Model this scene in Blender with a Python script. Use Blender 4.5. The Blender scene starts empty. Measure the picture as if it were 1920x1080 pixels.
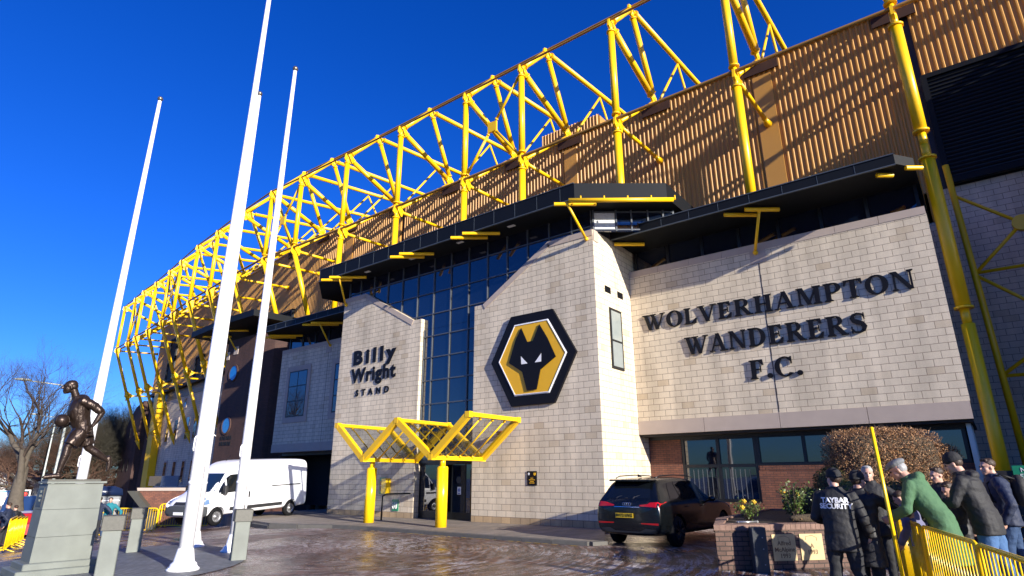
import bpy, bmesh, math, random
from mathutils import Vector, Matrix, noise
random.seed(7)
C = bpy.context.scene.collection
sc = bpy.context.scene
R_ = math.radians
# ---------------------------------------------------------------- camera
EYE = Vector((0, 0, 1.6))
F_PX, PITCH, ROLL, YAW = 1117.1, R_(17.731), R_(-0.145), R_(127.9436)
fwd = Vector((math.cos(YAW)*math.cos(PITCH), math.sin(YAW)*math.cos(PITCH), math.sin(PITCH)))
rt = Vector((math.sin(YAW), -math.cos(YAW), 0)); up = rt.cross(fwd)
r2 = rt*math.cos(ROLL) + up*math.sin(ROLL); u2 = -rt*math.sin(ROLL) + up*math.cos(ROLL)
cam_d = bpy.data.cameras.new('camera'); cam = bpy.data.objects.new('camera', cam_d); C.objects.link(cam)
M = Matrix((r2, u2, -fwd)).transposed().to_4x4(); M.translation = EYE
cam.matrix_world = M
cam_d.sensor_width = 36; cam_d.lens = F_PX/1920*36; cam_d.clip_end = 5000; cam_d.clip_start = 0.1
sc.camera = cam
# ---------------------------------------------------------------- light
SUN_EL, SUN_AZ = R_(16.7), R_(-13.3)     # towards the sun, measured from +X
S = Vector((math.cos(SUN_EL)*math.cos(SUN_AZ), math.cos(SUN_EL)*math.sin(SUN_AZ), math.sin(SUN_EL)))
w = bpy.data.worlds.new('World'); sc.world = w; w.use_nodes = True
nt = w.node_tree; nt.nodes.clear()
sky = nt.nodes.new('ShaderNodeTexSky'); sky.sky_type = 'NISHITA'; sky.sun_disc = False
sky.sun_elevation = SUN_EL; sky.sun_rotation = math.pi/2 - SUN_AZ
sky.air_density = 1.0; sky.dust_density = 0.2; sky.ozone_density = 2.0
hs = nt.nodes.new('ShaderNodeHueSaturation'); hs.inputs['Saturation'].default_value = 1.42
bg = nt.nodes.new('ShaderNodeBackground'); bg.inputs['Strength'].default_value = 0.056
ow = nt.nodes.new('ShaderNodeOutputWorld')
tint = nt.nodes.new('ShaderNodeVectorMath'); tint.operation = 'MULTIPLY'; tint.inputs[1].default_value = (0.40, 0.80, 1.95)
nt.links.new(sky.outputs[0], hs.inputs['Color']); nt.links.new(hs.outputs[0], tint.inputs[0]); nt.links.new(tint.outputs[0], bg.inputs[0]); nt.links.new(bg.outputs[0], ow.inputs[0])
sd = bpy.data.lights.new('sun', 'SUN'); sd.energy = 5.0; sd.angle = R_(0.5); sd.color = (1, 0.93, 0.82)
so = bpy.data.objects.new('sun', sd); C.objects.link(so); so.rotation_euler = S.to_track_quat('Z', 'Y').to_euler()
so.location = (30, -20, 40)
sc.view_settings.view_transform = 'Standard'; sc.view_settings.look = 'None'
sc.view_settings.exposure = 0.92; sc.view_settings.gamma = 1

# ---------------------------------------------------------------- helpers
LOC = {}
def tag(o, label=None, cat=None, group=None, kind=None):
    if label: o['label'] = label
    if cat: o['category'] = cat
    if group: o['group'] = group
    if kind: o['kind'] = kind
    return o
def thing(name, label, cat, loc=(0, 0, 0), rz=0.0, group=None):
    o = bpy.data.objects.new(name, None); C.objects.link(o)
    o.empty_display_size = 0.3
    LOC[o.name] = Vector(loc)
    o.location = loc; o.rotation_euler = (0, 0, rz)
    return tag(o, label, cat, group)
def copy_tree(o, parent=None):
    c = o.copy(); C.objects.link(c); c.parent = parent
    for ch in list(o.children):
        if ch.name in bpy.data.objects: copy_tree(ch, c)
    return c
class MB:
    """collects shapes, then links them as ONE mesh object"""
    def __init__(s): s.v = []; s.f = []; s.sm = []
    def add(s, vs, fs, smooth=False):
        n = len(s.v); s.v += [Vector(p) for p in vs]
        for f in fs: s.f.append([n+i for i in f]); s.sm.append(smooth)
        return s
    def box(s, a, b, m=None):
        x0, y0, z0 = a; x1, y1, z1 = b
        vs = [Vector(p) for p in ((x0,y0,z0),(x1,y0,z0),(x1,y1,z0),(x0,y1,z0),(x0,y0,z1),(x1,y0,z1),(x1,y1,z1),(x0,y1,z1))]
        if m is not None: vs = [m @ p for p in vs]
        return s.add(vs, [(0,3,2,1),(4,5,6,7),(0,1,5,4),(1,2,6,5),(2,3,7,6),(3,0,4,7)])
    def bbox(s, a, b, bev=0.02, m=None):
        """box with chamfered vertical and top edges"""
        x0,y0,z0=a; x1,y1,z1=b; e=bev
        def ring(i,z): return [(x0+i+e,y0+i,z),(x1-i-e,y0+i,z),(x1-i,y0+i+e,z),(x1-i,y1-i-e,z),(x1-i-e,y1-i,z),(x0+i+e,y1-i,z),(x0+i,y1-i-e,z),(x0+i,y0+i+e,z)]
        vs=ring(0,z0)+ring(0,z1-e)+ring(e,z1)
        vs=[Vector(p) for p in vs]
        if m is not None: vs=[m@p for p in vs]
        fs=[tuple(range(7,-1,-1)),tuple(range(16,24))]
        for k in range(2):
            for i in range(8): j=(i+1)%8; fs.append((k*8+i,k*8+j,k*8+8+j,k*8+8+i))
        return s.add(vs,fs)
    def prism(s, poly, fn0, fn1):
        """poly: 2D outline; fn0/fn1 map (a,b) to the two end faces"""
        n = len(poly)
        area = sum(poly[i][0]*poly[(i+1)%n][1]-poly[(i+1)%n][0]*poly[i][1] for i in range(n))
        vs = [fn0(*p) for p in poly] + [fn1(*p) for p in poly]
        fs = [tuple(range(n)), tuple(range(2*n-1, n-1, -1))] + [(i, n+i, n+(i+1) % n, (i+1) % n) for i in range(n)]
        return s.add(vs, fs)
    def plate_y(s, poly, y0, y1):   # outline in x,z, thickness along y
        return s.prism(poly, lambda a, b: (a, y0, b), lambda a, b: (a, y1, b))
    def plate_z(s, poly, z0, z1):   # outline in x,y
        return s.prism(poly, lambda a, b: (a, b, z0), lambda a, b: (a, b, z1))
    def tube(s, p0, p1, r0, r1=None, n=10, cap=True):
        return s.poly([p0, p1], [r0, r0 if r1 is None else r1], n, cap)
    def poly(s, pts, rs, n=8, cap=True, smooth=True):
        pts = [Vector(p) for p in pts]
        if not hasattr(rs, '__len__'): rs = [rs]*len(pts)
        base = len(s.v); prev = None
        for i, p in enumerate(pts):
            if i == 0: d = pts[1]-p
            elif i == len(pts)-1: d = p-pts[i-1]
            else: d = (pts[i+1]-p).normalized() + (p-pts[i-1]).normalized()
            if d.length < 1e-9: d = Vector((0,0,1))
            d.normalize()
            if prev is None:
                a = d.orthogonal().normalized()
            else:
                a = prev - d*prev.dot(d)
                a = a.normalized() if a.length > 1e-6 else d.orthogonal().normalized()
            prev = a; b = d.cross(a)
            r = rs[i]; ra, rb = (r if isinstance(r, tuple) else (r, r))
            for k in range(n):
                t = 2*math.pi*k/n
                s.v.append(p + a*math.cos(t)*ra + b*math.sin(t)*rb)
        for i in range(len(pts)-1):
            for k in range(n):
                s.f.append([base+i*n+k, base+i*n+(k+1) % n, base+(i+1)*n+(k+1) % n, base+(i+1)*n+k]); s.sm.append(smooth)
        if cap:
            s.f.append([base+k for k in range(n-1, -1, -1)]); s.sm.append(False)
            e = base+(len(pts)-1)*n
            s.f.append([e+k for k in range(n)]); s.sm.append(False)
        return s
    def loft(s, rings, cap=True, smooth=True):
        n = len(rings[0]); base = len(s.v)
        for r in rings: s.v += [Vector(p) for p in r]
        for i in range(len(rings)-1):
            for k in range(n):
                s.f.append([base+i*n+k, base+i*n+(k+1) % n, base+(i+1)*n+(k+1) % n, base+(i+1)*n+k]); s.sm.append(smooth)
        if cap:
            s.f.append([base+k for k in range(n-1, -1, -1)]); s.sm.append(smooth)
            e = base+(len(rings)-1)*n
            s.f.append([e+k for k in range(n)]); s.sm.append(smooth)
        return s
    def ball(s, c, r, nu=12, nv=8, m=None):
        c = Vector(c); r = Vector(r) if hasattr(r, '__len__') else Vector((r, r, r))
        vs = [Vector((0, 0, -1))]
        for j in range(1, nv):
            ph = -math.pi/2 + math.pi*j/nv
            for i in range(nu):
                th = 2*math.pi*i/nu
                vs.append(Vector((math.cos(ph)*math.cos(th), math.cos(ph)*math.sin(th), math.sin(ph))))
        vs.append(Vector((0, 0, 1)))
        out = []
        for p in vs:
            q = Vector((p.x*r.x, p.y*r.y, p.z*r.z))
            if m is not None: q = m @ q
            out.append(q + c)
        fs = []
        for i in range(nu): fs.append((0, 1+(i+1) % nu, 1+i))
        for j in range(nv-2):
            for i in range(nu):
                a = 1+j*nu+i; b = 1+j*nu+(i+1) % nu
                fs.append((a, b, b+nu, a+nu))
        L = len(vs)-1; o = 1+(nv-2)*nu
        for i in range(nu): fs.append((o+i, o+(i+1) % nu, L))
        return s.add(out, fs, True)
    def build(s, name, mat, parent=None, fix=True, rel=True):
        me = bpy.data.meshes.new(name)
        off = LOC.get(parent.name, Vector((0,0,0))) if (parent is not None and rel) else Vector((0,0,0))
        me.from_pydata([tuple(p-off) for p in s.v], [], s.f)
        me.polygons.foreach_set('use_smooth', s.sm)
        if fix:
            bm = bmesh.new(); bm.from_mesh(me); bmesh.ops.recalc_face_normals(bm, faces=bm.faces); bm.to_mesh(me); bm.free()
        box_uv(me, off)
        if mat: me.materials.append(mat)
        o = bpy.data.objects.new(name, me); C.objects.link(o)
        if parent is not None:
            o.parent = parent
            if rel: LOC[o.name] = Vector(off)
        return o
def box_uv(me, off=Vector((0,0,0))):
    uv = me.uv_layers.new(name='UVMap'); dat = uv.data
    for p in me.polygons:
        n = p.normal
        if abs(n.z) > 0.75:
            for li in p.loop_indices:
                c = me.vertices[me.loops[li].vertex_index].co+off; dat[li].uv = (c.x, c.y)
        else:
            t = Vector((-n.y, n.x, 0)).normalized()
            for li in p.loop_indices:
                c = me.vertices[me.loops[li].vertex_index].co+off; dat[li].uv = (c.dot(t), c.z)
def part(name, mb, mat, parent): return mb.build(name, mat, parent)
def struct(name, mb, mat): return tag(mb.build(name, mat), kind='structure')
TSC = bpy.data.scenes.new('scratch')
def remesh(mb, voxel, smooth=2, disp=None):
    """fuse overlapping closed shapes into ONE continuous surface"""
    me = bpy.data.meshes.new('tmp'); me.from_pydata([tuple(p) for p in mb.v], [], mb.f)
    bm = bmesh.new(); bm.from_mesh(me); bmesh.ops.recalc_face_normals(bm, faces=bm.faces); bm.to_mesh(me); bm.free()
    o = bpy.data.objects.new('tmp', me); TSC.collection.objects.link(o)
    r = o.modifiers.new('r', 'REMESH'); r.mode = 'VOXEL'; r.voxel_size = voxel; r.use_smooth_shade = True
    if smooth:
        q = o.modifiers.new('s', 'SMOOTH'); q.factor = 0.5; q.iterations = smooth
    TSC.view_layers[0].update(); dg = TSC.view_layers[0].depsgraph; dg.update()
    m2 = bpy.data.meshes.new_from_object(o.evaluated_get(dg))
    bpy.data.objects.remove(o); bpy.data.meshes.remove(me)
    if disp:
        nn = [v.normal.copy() for v in m2.vertices]; cc = [v.co.copy() for v in m2.vertices]
        for v, n_, c_ in zip(m2.vertices, nn, cc): v.co = c_+n_*disp(c_)
    out = MB(); out.v = [v.co.copy() for v in m2.vertices]; out.f = [list(p.vertices) for p in m2.polygons]; out.sm = [True]*len(out.f)
    bpy.data.meshes.remove(m2)
    return out
def text_mb(txt, size, bold=0.0, depth=0.01, spacing=1.0, align='CENTER', line=1.0):
    cu = bpy.data.curves.new('t', 'FONT'); cu.body = txt; cu.size = size; cu.extrude = depth/2; cu.offset = bold
    cu.space_character = spacing; cu.align_x = align; cu.align_y = 'CENTER'; cu.space_line = line; cu.resolution_u = 3
    o = bpy.data.objects.new('t', cu); TSC.collection.objects.link(o)
    TSC.view_layers[0].update(); dg = TSC.view_layers[0].depsgraph; dg.update()
    me = bpy.data.meshes.new_from_object(o.evaluated_get(dg))
    mb = MB(); mb.v = [v.co.copy() for v in me.vertices]; mb.f = [list(p.vertices) for p in me.polygons]; mb.sm = [False]*len(mb.f)
    bpy.data.objects.remove(o); bpy.data.curves.remove(cu); bpy.data.meshes.remove(me)
    return mb
def xf(mb, m): mb.v = [m @ p for p in mb.v]; return mb
def facing(origin, right, upv=(0, 0, 1)):
    """matrix: local x->right, local y->up, local z->outward normal"""
    r = Vector(right).normalized(); u = Vector(upv).normalized(); n = r.cross(u)
    m = Matrix((r, u, n)).transposed().to_4x4(); m.translation = Vector(origin); return m

# ---------------------------------------------------------------- materials
def lin(*c): return (c[0], c[1], c[2], 1)
def newmat(name):
    m = bpy.data.materials.new(name); m.use_nodes = True
    n = m.node_tree.nodes; return m, n, m.node_tree.links, n['Principled BSDF']
def P(b, **k):
    for a, v in k.items(): b.inputs[a.replace('_', ' ')].default_value = v
def mat(name, col, rough=0.6, metal=0.0, vary=0.15, scale=3.0, bump=0.0, bscale=40.0, spec=0.5, coat=0.0, ior=None):
    m, n, l, b = newmat(name)
    P(b, Roughness=rough, Metallic=metal)
    b.inputs['Specular IOR Level'].default_value = spec
    if ior: b.inputs['IOR'].default_value = ior
    if coat: b.inputs['Coat Weight'].default_value = coat; b.inputs['Coat Roughness'].default_value = 0.05
    tc = n.new('ShaderNodeTexCoord'); nz = n.new('ShaderNodeTexNoise'); nz.inputs['Scale'].default_value = scale; nz.inputs['Detail'].default_value = 6
    l.new(tc.outputs['Object'], nz.inputs['Vector'])
    mx = n.new('ShaderNodeMix'); mx.data_type = 'RGBA'
    mx.inputs['A'].default_value = lin(*[c*(1-vary) for c in col]); mx.inputs['B'].default_value = lin(*[min(1, c*(1+vary)) for c in col])
    l.new(nz.outputs['Fac'], mx.inputs['Factor']); l.new(mx.outputs['Result'], b.inputs['Base Color'])
    if bump:
        nb = n.new('ShaderNodeTexNoise'); nb.inputs['Scale'].default_value = bscale; nb.inputs['Detail'].default_value = 4
        l.new(tc.outputs['Object'], nb.inputs['Vector'])
        bp = n.new('ShaderNodeBump'); bp.inputs['Strength'].default_value = bump; bp.inputs['Distance'].default_value = 0.02
        l.new(nb.outputs['Fac'], bp.inputs['Height']); l.new(bp.outputs[0], b.inputs['Normal'])
    return m
def brickmat(name, c1, c2, mortar, bw, bh, ms=0.01, extra=None, rough=0.85, bump=0.4, stain=0.25, offset=0.5, var2=0.3, uv=True):
    m, n, l, b = newmat(name); P(b, Roughness=rough)
    tc = n.new('ShaderNodeTexCoord'); src = tc.outputs['UV'] if uv else tc.outputs['Object']
    # hand laid: wobble the joints a little
    nzw = n.new('ShaderNodeTexNoise'); nzw.inputs['Scale'].default_value = 6; l.new(src, nzw.inputs['Vector'])
    ma = n.new('ShaderNodeVectorMath'); ma.operation = 'MULTIPLY_ADD'; ma.inputs[1].default_value = (0.012, 0.008, 0); l.new(nzw.outputs['Color'], ma.inputs[0]); l.new(src, ma.inputs[2])
    def br(a, c, mo, seed=0.0):
        t = n.new('ShaderNodeTexBrick'); t.inputs['Scale'].default_value = 1; t.inputs['Brick Width'].default_value = bw; t.inputs['Row Height'].default_value = bh
        t.inputs['Mortar Size'].default_value = ms; t.inputs['Mortar Smooth'].default_value = 0.2; t.offset = offset
        t.inputs['Color1'].default_value = a; t.inputs['Color2'].default_value = c; t.inputs['Mortar'].default_value = mo
        t.inputs['Bias'].default_value = seed; l.new(ma.outputs[0], t.inputs['Vector']); return t
    t1 = br(lin(*c1), lin(*c2), lin(*mortar))
    t2 = br((0,0,0,1), (1,1,1,1), (0.5,0.5,0.5,1))
    cr = n.new('ShaderNodeValToRGB'); cr.color_ramp.elements[0].position = 0.93; cr.color_ramp.elements[1].position = 0.99
    l.new(t2.outputs['Color'], cr.inputs[0])
    mx = n.new('ShaderNodeMix'); mx.data_type = 'RGBA'; mx.inputs['B'].default_value = lin(*(extra or c1))
    sc1 = n.new('ShaderNodeMath'); sc1.operation = 'MULTIPLY'; sc1.inputs[1].default_value = 0.45 if extra else 0.0; l.new(cr.outputs[0], sc1.inputs[0])
    l.new(sc1.outputs[0], mx.inputs['Factor']); l.new(t1.outputs['Color'], mx.inputs['A'])
    # weather stains and grain
    mp = n.new('ShaderNodeMapping'); mp.inputs['Scale'].default_value = (1, 0.35, 1); l.new(src, mp.inputs[0])
    ns = n.new('ShaderNodeTexNoise'); ns.inputs['Scale'].default_value = 0.9; ns.inputs['Detail'].default_value = 8; ns.inputs['Roughness'].default_value = 0.65; l.new(mp.outputs[0], ns.inputs['Vector'])
    # rain streaks: noise drawn out vertically
    mp2 = n.new('ShaderNodeMapping'); mp2.inputs['Scale'].default_value = (2.6, 0.10, 1); l.new(src, mp2.inputs[0])
    ns2 = n.new('ShaderNodeTexNoise'); ns2.inputs['Scale'].default_value = 1.0; ns2.inputs['Detail'].default_value = 4; l.new(mp2.outputs[0], ns2.inputs['Vector'])
    avg = n.new('ShaderNodeMath'); avg.operation = 'MULTIPLY_ADD'; avg.inputs[1].default_value = 0.45; l.new(ns2.outputs['Fac'], avg.inputs[0])
    hf = n.new('ShaderNodeMath'); hf.operation = 'MULTIPLY'; hf.inputs[1].default_value = 0.55; l.new(ns.outputs['Fac'], hf.inputs[0]); l.new(hf.outputs[0], avg.inputs[2])
    mr = n.new('ShaderNodeMapRange'); mr.inputs['From Min'].default_value = 0.36; mr.inputs['From Max'].default_value = 0.62; mr.inputs['To Min'].default_value = 1-stain; mr.inputs['To Max'].default_value = 1.0+stain*0.5
    l.new(avg.outputs[0], mr.inputs[0])
    ng = n.new('ShaderNodeTexNoise'); ng.inputs['Scale'].default_value = 35; ng.inputs['Detail'].default_value = 5; l.new(src, ng.inputs['Vector'])
    mg = n.new('ShaderNodeMapRange'); mg.inputs['To Min'].default_value = 1-var2; mg.inputs['To Max'].default_value = 1+var2; l.new(ng.outputs['Fac'], mg.inputs[0])
    mm = n.new('ShaderNodeMath'); mm.operation = 'MULTIPLY'; l.new(mr.outputs[0], mm.inputs[0]); l.new(mg.outputs[0], mm.inputs[1])
    vm = n.new('ShaderNodeVectorMath'); vm.operation = 'SCALE'; l.new(mx.outputs['Result'], vm.inputs[0]); l.new(mm.outputs[0], vm.inputs['Scale'])
    l.new(vm.outputs[0], b.inputs['Base Color'])
    inv = n.new('ShaderNodeMath'); inv.operation = 'MULTIPLY_ADD'; inv.inputs[1].default_value = -1.0; inv.inputs[2].default_value = 1.0; l.new(t1.outputs['Fac'], inv.inputs[0])
    ad = n.new('ShaderNodeMath'); ad.operation = 'MULTIPLY_ADD'; ad.inputs[1].default_value = 0.35; l.new(ng.outputs['Fac'], ad.inputs[0]); l.new(inv.outputs[0], ad.inputs[2])
    bp = n.new('ShaderNodeBump'); bp.inputs['Strength'].default_value = bump; bp.inputs['Distance'].default_value = 0.008
    l.new(ad.outputs[0], bp.inputs['Height']); l.new(bp.outputs[0], b.inputs['Normal'])
    return m
STONE = brickmat('pale_block_stone', (0.68,0.58,0.43), (0.62,0.53,0.395), (0.27,0.21,0.16), 0.45, 0.225, 0.010, extra=(0.46,0.34,0.20), stain=0.26, bump=0.3, var2=0.22)
TRIM = mat('cast_stone', (0.44,0.36,0.30), 0.85, vary=0.12, scale=2, bump=0.2)
BRICK = brickmat('red_brown_brick', (0.22,0.085,0.05), (0.15,0.06,0.04), (0.06,0.04,0.035), 0.225, 0.075, 0.008, extra=(0.10,0.05,0.04), stain=0.3)
DBRICK = brickmat('dark_brown_brick', (0.085,0.04,0.03), (0.06,0.03,0.025), (0.035,0.025,0.02), 0.225, 0.075, 0.008, extra=(0.12,0.06,0.045), stain=0.3)
PBRICK = brickmat('planter_brick', (0.17,0.10,0.075), (0.11,0.065,0.05), (0.04,0.03,0.025), 0.225, 0.085, 0.010, extra=(0.24,0.14,0.08), stain=0.4)
CLAD = mat('ochre_profiled_sheet', (0.47,0.235,0.046), 0.45, vary=0.12, scale=0.6)
SLATE = mat('slate_grey_sheet', (0.005,0.0065,0.009), 0.6, spec=0.2, vary=0.2, scale=1.5)
YEL = mat('yellow_steel_paint', (0.88,0.51,0.004), 0.36, vary=0.13, scale=0.8, bump=0.03)
YPOST = mat('yellow_post_paint', (0.93,0.57,0.005), 0.25, vary=0.03)
WHITE = mat('white_gloss_paint', (0.86,0.86,0.88), 0.25, vary=0.03)
DKFRAME = mat('dark_window_frame', (0.005,0.006,0.008), 0.4)
BLACK = mat('black_letter_paint', (0.004,0.004,0.006), 0.55, spec=0.25)
BLACKR = mat('black_rubber', (0.012,0.012,0.013), 0.8)
def glassmat(name, col, ior=1.9, rough=0.02):
    m, n, l, b = newmat(name); P(b, Roughness=rough, IOR=ior); b.inputs['Base Color'].default_value = lin(*col)
    tc = n.new('ShaderNodeTexCoord'); nz = n.new('ShaderNodeTexNoise'); nz.inputs['Scale'].default_value = 0.7; l.new(tc.outputs['Object'], nz.inputs['Vector'])
    bp = n.new('ShaderNodeBump'); bp.inputs['Strength'].default_value = 0.12; bp.inputs['Distance'].default_value = 0.03; l.new(nz.outputs['Fac'], bp.inputs['Height']); l.new(bp.outputs[0], b.inputs['Normal'])
    return m
GLASS = glassmat('dark_tinted_glass', (0.004,0.008,0.02), 2.0)
VGLASS = glassmat('vehicle_glass', (0.006,0.008,0.010), 1.6)
GOLD = mat('gold_emblem_paint', (0.78,0.42,0.012), 0.45, vary=0.04)
BRONZE = mat('patinated_bronze', (0.040,0.026,0.020), 0.36, metal=0.6, vary=0.45, scale=9, bump=0.25, bscale=25)
GRANITE = mat('grey_granite', (0.15,0.165,0.145), 0.6, vary=0.3, scale=3, bump=0.15, bscale=80)
DGRAN = mat('dark_granite', (0.07,0.068,0.055), 0.5, vary=0.4, scale=30)
STEEL = mat('galvanised_steel', (0.45,0.46,0.47), 0.35, metal=0.8)
GREEN = mat('green_sign_enamel', (0.01,0.22,0.11), 0.4, vary=0.03)
WHITEM = mat('white_marking', (0.8,0.8,0.8), 0.5, vary=0.03)
SOIL = mat('dark_soil', (0.03,0.018,0.012), 0.9, vary=0.5, scale=12, bump=1.0)
# ================================================================= GROUND
def gz(x, y):                       # the street falls away gently to the left
    s = 0.065*(-26-x) + 0.05*(18-y) if x < 0 else -1
    s = 0.5*(s + math.sqrt(s*s+0.02)) if s > -3 else 0
    if x > -13: s *= 0
    elif x > -19: s *= (-13-x)/6.0
    return -0.1 - min(s, 1.6)
def roadmat():
    m, n, l, b = newmat('wet_block_paving')
    def node(t, **k):
        q = n.new(t)
        for a, v in k.items(): setattr(q, a, v)
        return q
    def noise_(vec, scale, det=5, rough=0.5):
        q = n.new('ShaderNodeTexNoise'); q.inputs['Scale'].default_value = scale; q.inputs['Detail'].default_value = det; q.inputs['Roughness'].default_value = rough; l.new(vec, q.inputs['Vector']); return q.outputs['Fac']
    def rng(v, a, c, lo=0.0, hi=1.0):
        q = n.new('ShaderNodeMapRange'); q.inputs['From Min'].default_value = a; q.inputs['From Max'].default_value = c; q.inputs['To Min'].default_value = lo; q.inputs['To Max'].default_value = hi; l.new(v, q.inputs[0]); return q.outputs[0]
    def mth(op, a, c):
        q = n.new('ShaderNodeMath'); q.operation = op
        for i, v in enumerate((a, c)):
            if isinstance(v, (int, float)): q.inputs[i].default_value = v
            else: l.new(v, q.inputs[i])
        return q.outputs[0]
    tc = n.new('ShaderNodeTexCoord'); src = tc.outputs['Object']
    sub = node('ShaderNodeVectorMath', operation='SUBTRACT'); sub.inputs[1].default_value = (-14.2, 9.8, 0); l.new(src, sub.inputs[0])
    sep = n.new('ShaderNodeSeparateXYZ'); l.new(sub.outputs[0], sep.inputs[0])
    flat = n.new('ShaderNodeCombineXYZ'); l.new(sep.outputs[0], flat.inputs[0]); l.new(sep.outputs[1], flat.inputs[1])
    ln = node('ShaderNodeVectorMath', operation='LENGTH'); l.new(flat.outputs[0], ln.inputs[0])
    at_ = mth('MULTIPLY', mth('ARCTAN2', sep.outputs[0], sep.outputs[1]), 6.0)
    cb = n.new('ShaderNodeCombineXYZ'); l.new(at_, cb.inputs[0]); l.new(ln.outputs['Value'], cb.inputs[1])
    br = n.new('ShaderNodeTexBrick'); br.inputs['Scale'].default_value = 1; br.inputs['Brick Width'].default_value = 0.26; br.inputs['Row Height'].default_value = 0.13
    br.inputs['Mortar Size'].default_value = 0.016; br.inputs['Mortar Smooth'].default_value = 0.3
    br.inputs['Color1'].default_value = lin(0.17,0.078,0.048); br.inputs['Color2'].default_value = lin(0.050,0.027,0.022); br.inputs['Mortar'].default_value = lin(0.022,0.016,0.015); l.new(cb.outputs[0], br.inputs['Vector'])
    zone = rng(noise_(src, 0.30, 4), 0.44, 0.60)                        # where frost lies
    mp = n.new('ShaderNodeMapping'); mp.inputs['Scale'].default_value = (1.3, 5.5, 1); l.new(cb.outputs[0], mp.inputs[0])
    streak = rng(noise_(mp.outputs[0], 1.0, 7, 0.7), 0.47, 0.55)          # short arcs along the courses
    speck = rng(noise_(src, 15, 4, 0.85), 0.44, 0.56)
    joint = br.outputs['Fac']
    f1 = mth('MULTIPLY', streak, mth('ADD', mth('MULTIPLY', speck, 0.75), mth('MULTIPLY', joint, 0.5)))
    frost = mth('MINIMUM', mth('MULTIPLY', f1, mth('ADD', mth('MULTIPLY', zone, 0.9), 0.30)), 0.9)
    var = rng(noise_(src, 0.6, 7, 0.65), 0.3, 0.7, 0.55, 1.5)
    vs = node('ShaderNodeVectorMath', operation='SCALE'); l.new(br.outputs['Color'], vs.inputs[0]); l.new(var, vs.inputs['Scale'])
    mx = n.new('ShaderNodeMix'); mx.data_type = 'RGBA'; mx.inputs['B'].default_value = lin(0.58,0.55,0.54); l.new(vs.outputs[0], mx.inputs['A']); l.new(frost, mx.inputs['Factor'])
    l.new(mx.outputs['Result'], b.inputs['Base Color'])
    wet = rng(noise_(src, 0.45, 5), 0.42, 0.58, 0.14, 0.48)
    l.new(mth('MAXIMUM', wet, mth('MULTIPLY', frost, 0.9)), b.inputs['Roughness'])
    hh = mth('ADD', mth('ADD', mth('MULTIPLY', joint, -1.0), mth('MULTIPLY', noise_(src, 9, 4), 1.2)), mth('ADD', mth('MULTIPLY', speck, 0.35), mth('MULTIPLY', noise_(cb.outputs[0], 4.5, 1), 0.8)))
    bp = n.new('ShaderNodeBump'); bp.inputs['Strength'].default_value = 0.8; bp.inputs['Distance'].default_value = 0.016; l.new(hh, bp.inputs['Height']); l.new(bp.outputs[0], b.inputs['Normal'])
    return m
ROAD = roadmat()
SETTS = brickmat('slate_blue_setts', (0.17,0.18,0.19), (0.12,0.13,0.14), (0.04,0.04,0.045), 0.32, 0.1, 0.008, extra=(0.07,0.08,0.09), stain=0.35, uv=False, rough=0.6, bump=0.5)
PAVE = brickmat('pavement_blocks', (0.26,0.22,0.18), (0.20,0.17,0.14), (0.07,0.06,0.05), 0.4, 0.4, 0.008, stain=0.3, uv=False, rough=0.75)
KERB = mat('concrete_kerb', (0.10,0.095,0.085), 0.8, vary=0.25, scale=6, bump=0.3)
g = MB()
xs = [-3000, -900, -300, -160] + [-120+4*i for i in range(27)] + [-12+3*i for i in range(14)] + [60, 200, 900, 3000]
xs = sorted(set(xs)); ys = [-3000, -500, -100, -40, -20] + [-14+3*i for i in range(24)] + [80, 200, 900, 3000]
for y in ys:
    for x in xs: g.v.append(Vector((x, y, gz(x, y))))
for j in range(len(ys)-1):
    for i in range(len(xs)-1):
        a = j*len(xs)+i; g.f.append([a, a+1, a+1+len(xs), a+len(xs)]); g.sm.append(True)
struct('ground', g, ROAD)
# island of grey setts under the flagpoles
isl = []
cx, cy = -16.3, 5.4
for k in range(40):
    t = 2*math.pi*k/40
    e = Vector((math.cos(t)*4.4, math.sin(t)*3.3)); ca, sa = math.cos(R_(-12)), math.sin(R_(-12))
    isl.append((cx+e.x*ca-e.y*sa, cy+e.x*sa+e.y*ca))
m = MB()
for k, (x, y) in enumerate(isl): m.v.append(Vector((x, y, gz(x, y)+0.006)))
m.v.append(Vector((cx, cy, gz(cx, cy)+0.006)))
for r in (0.33, 0.66):
    for (x, y) in isl: 
        X, Y = cx+(x-cx)*r, cy+(y-cy)*r; m.v.append(Vector((X, Y, gz(X, Y)+0.006)))
for k in range(40):
    j = (k+1) % 40
    m.f += [[k, j, 81+j, 81+k], [81+k, 81+j, 41+j, 41+k], [41+k, 41+j, 40]]; m.sm += [False]*3
struct('sett_paving', m, SETTS)
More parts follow.
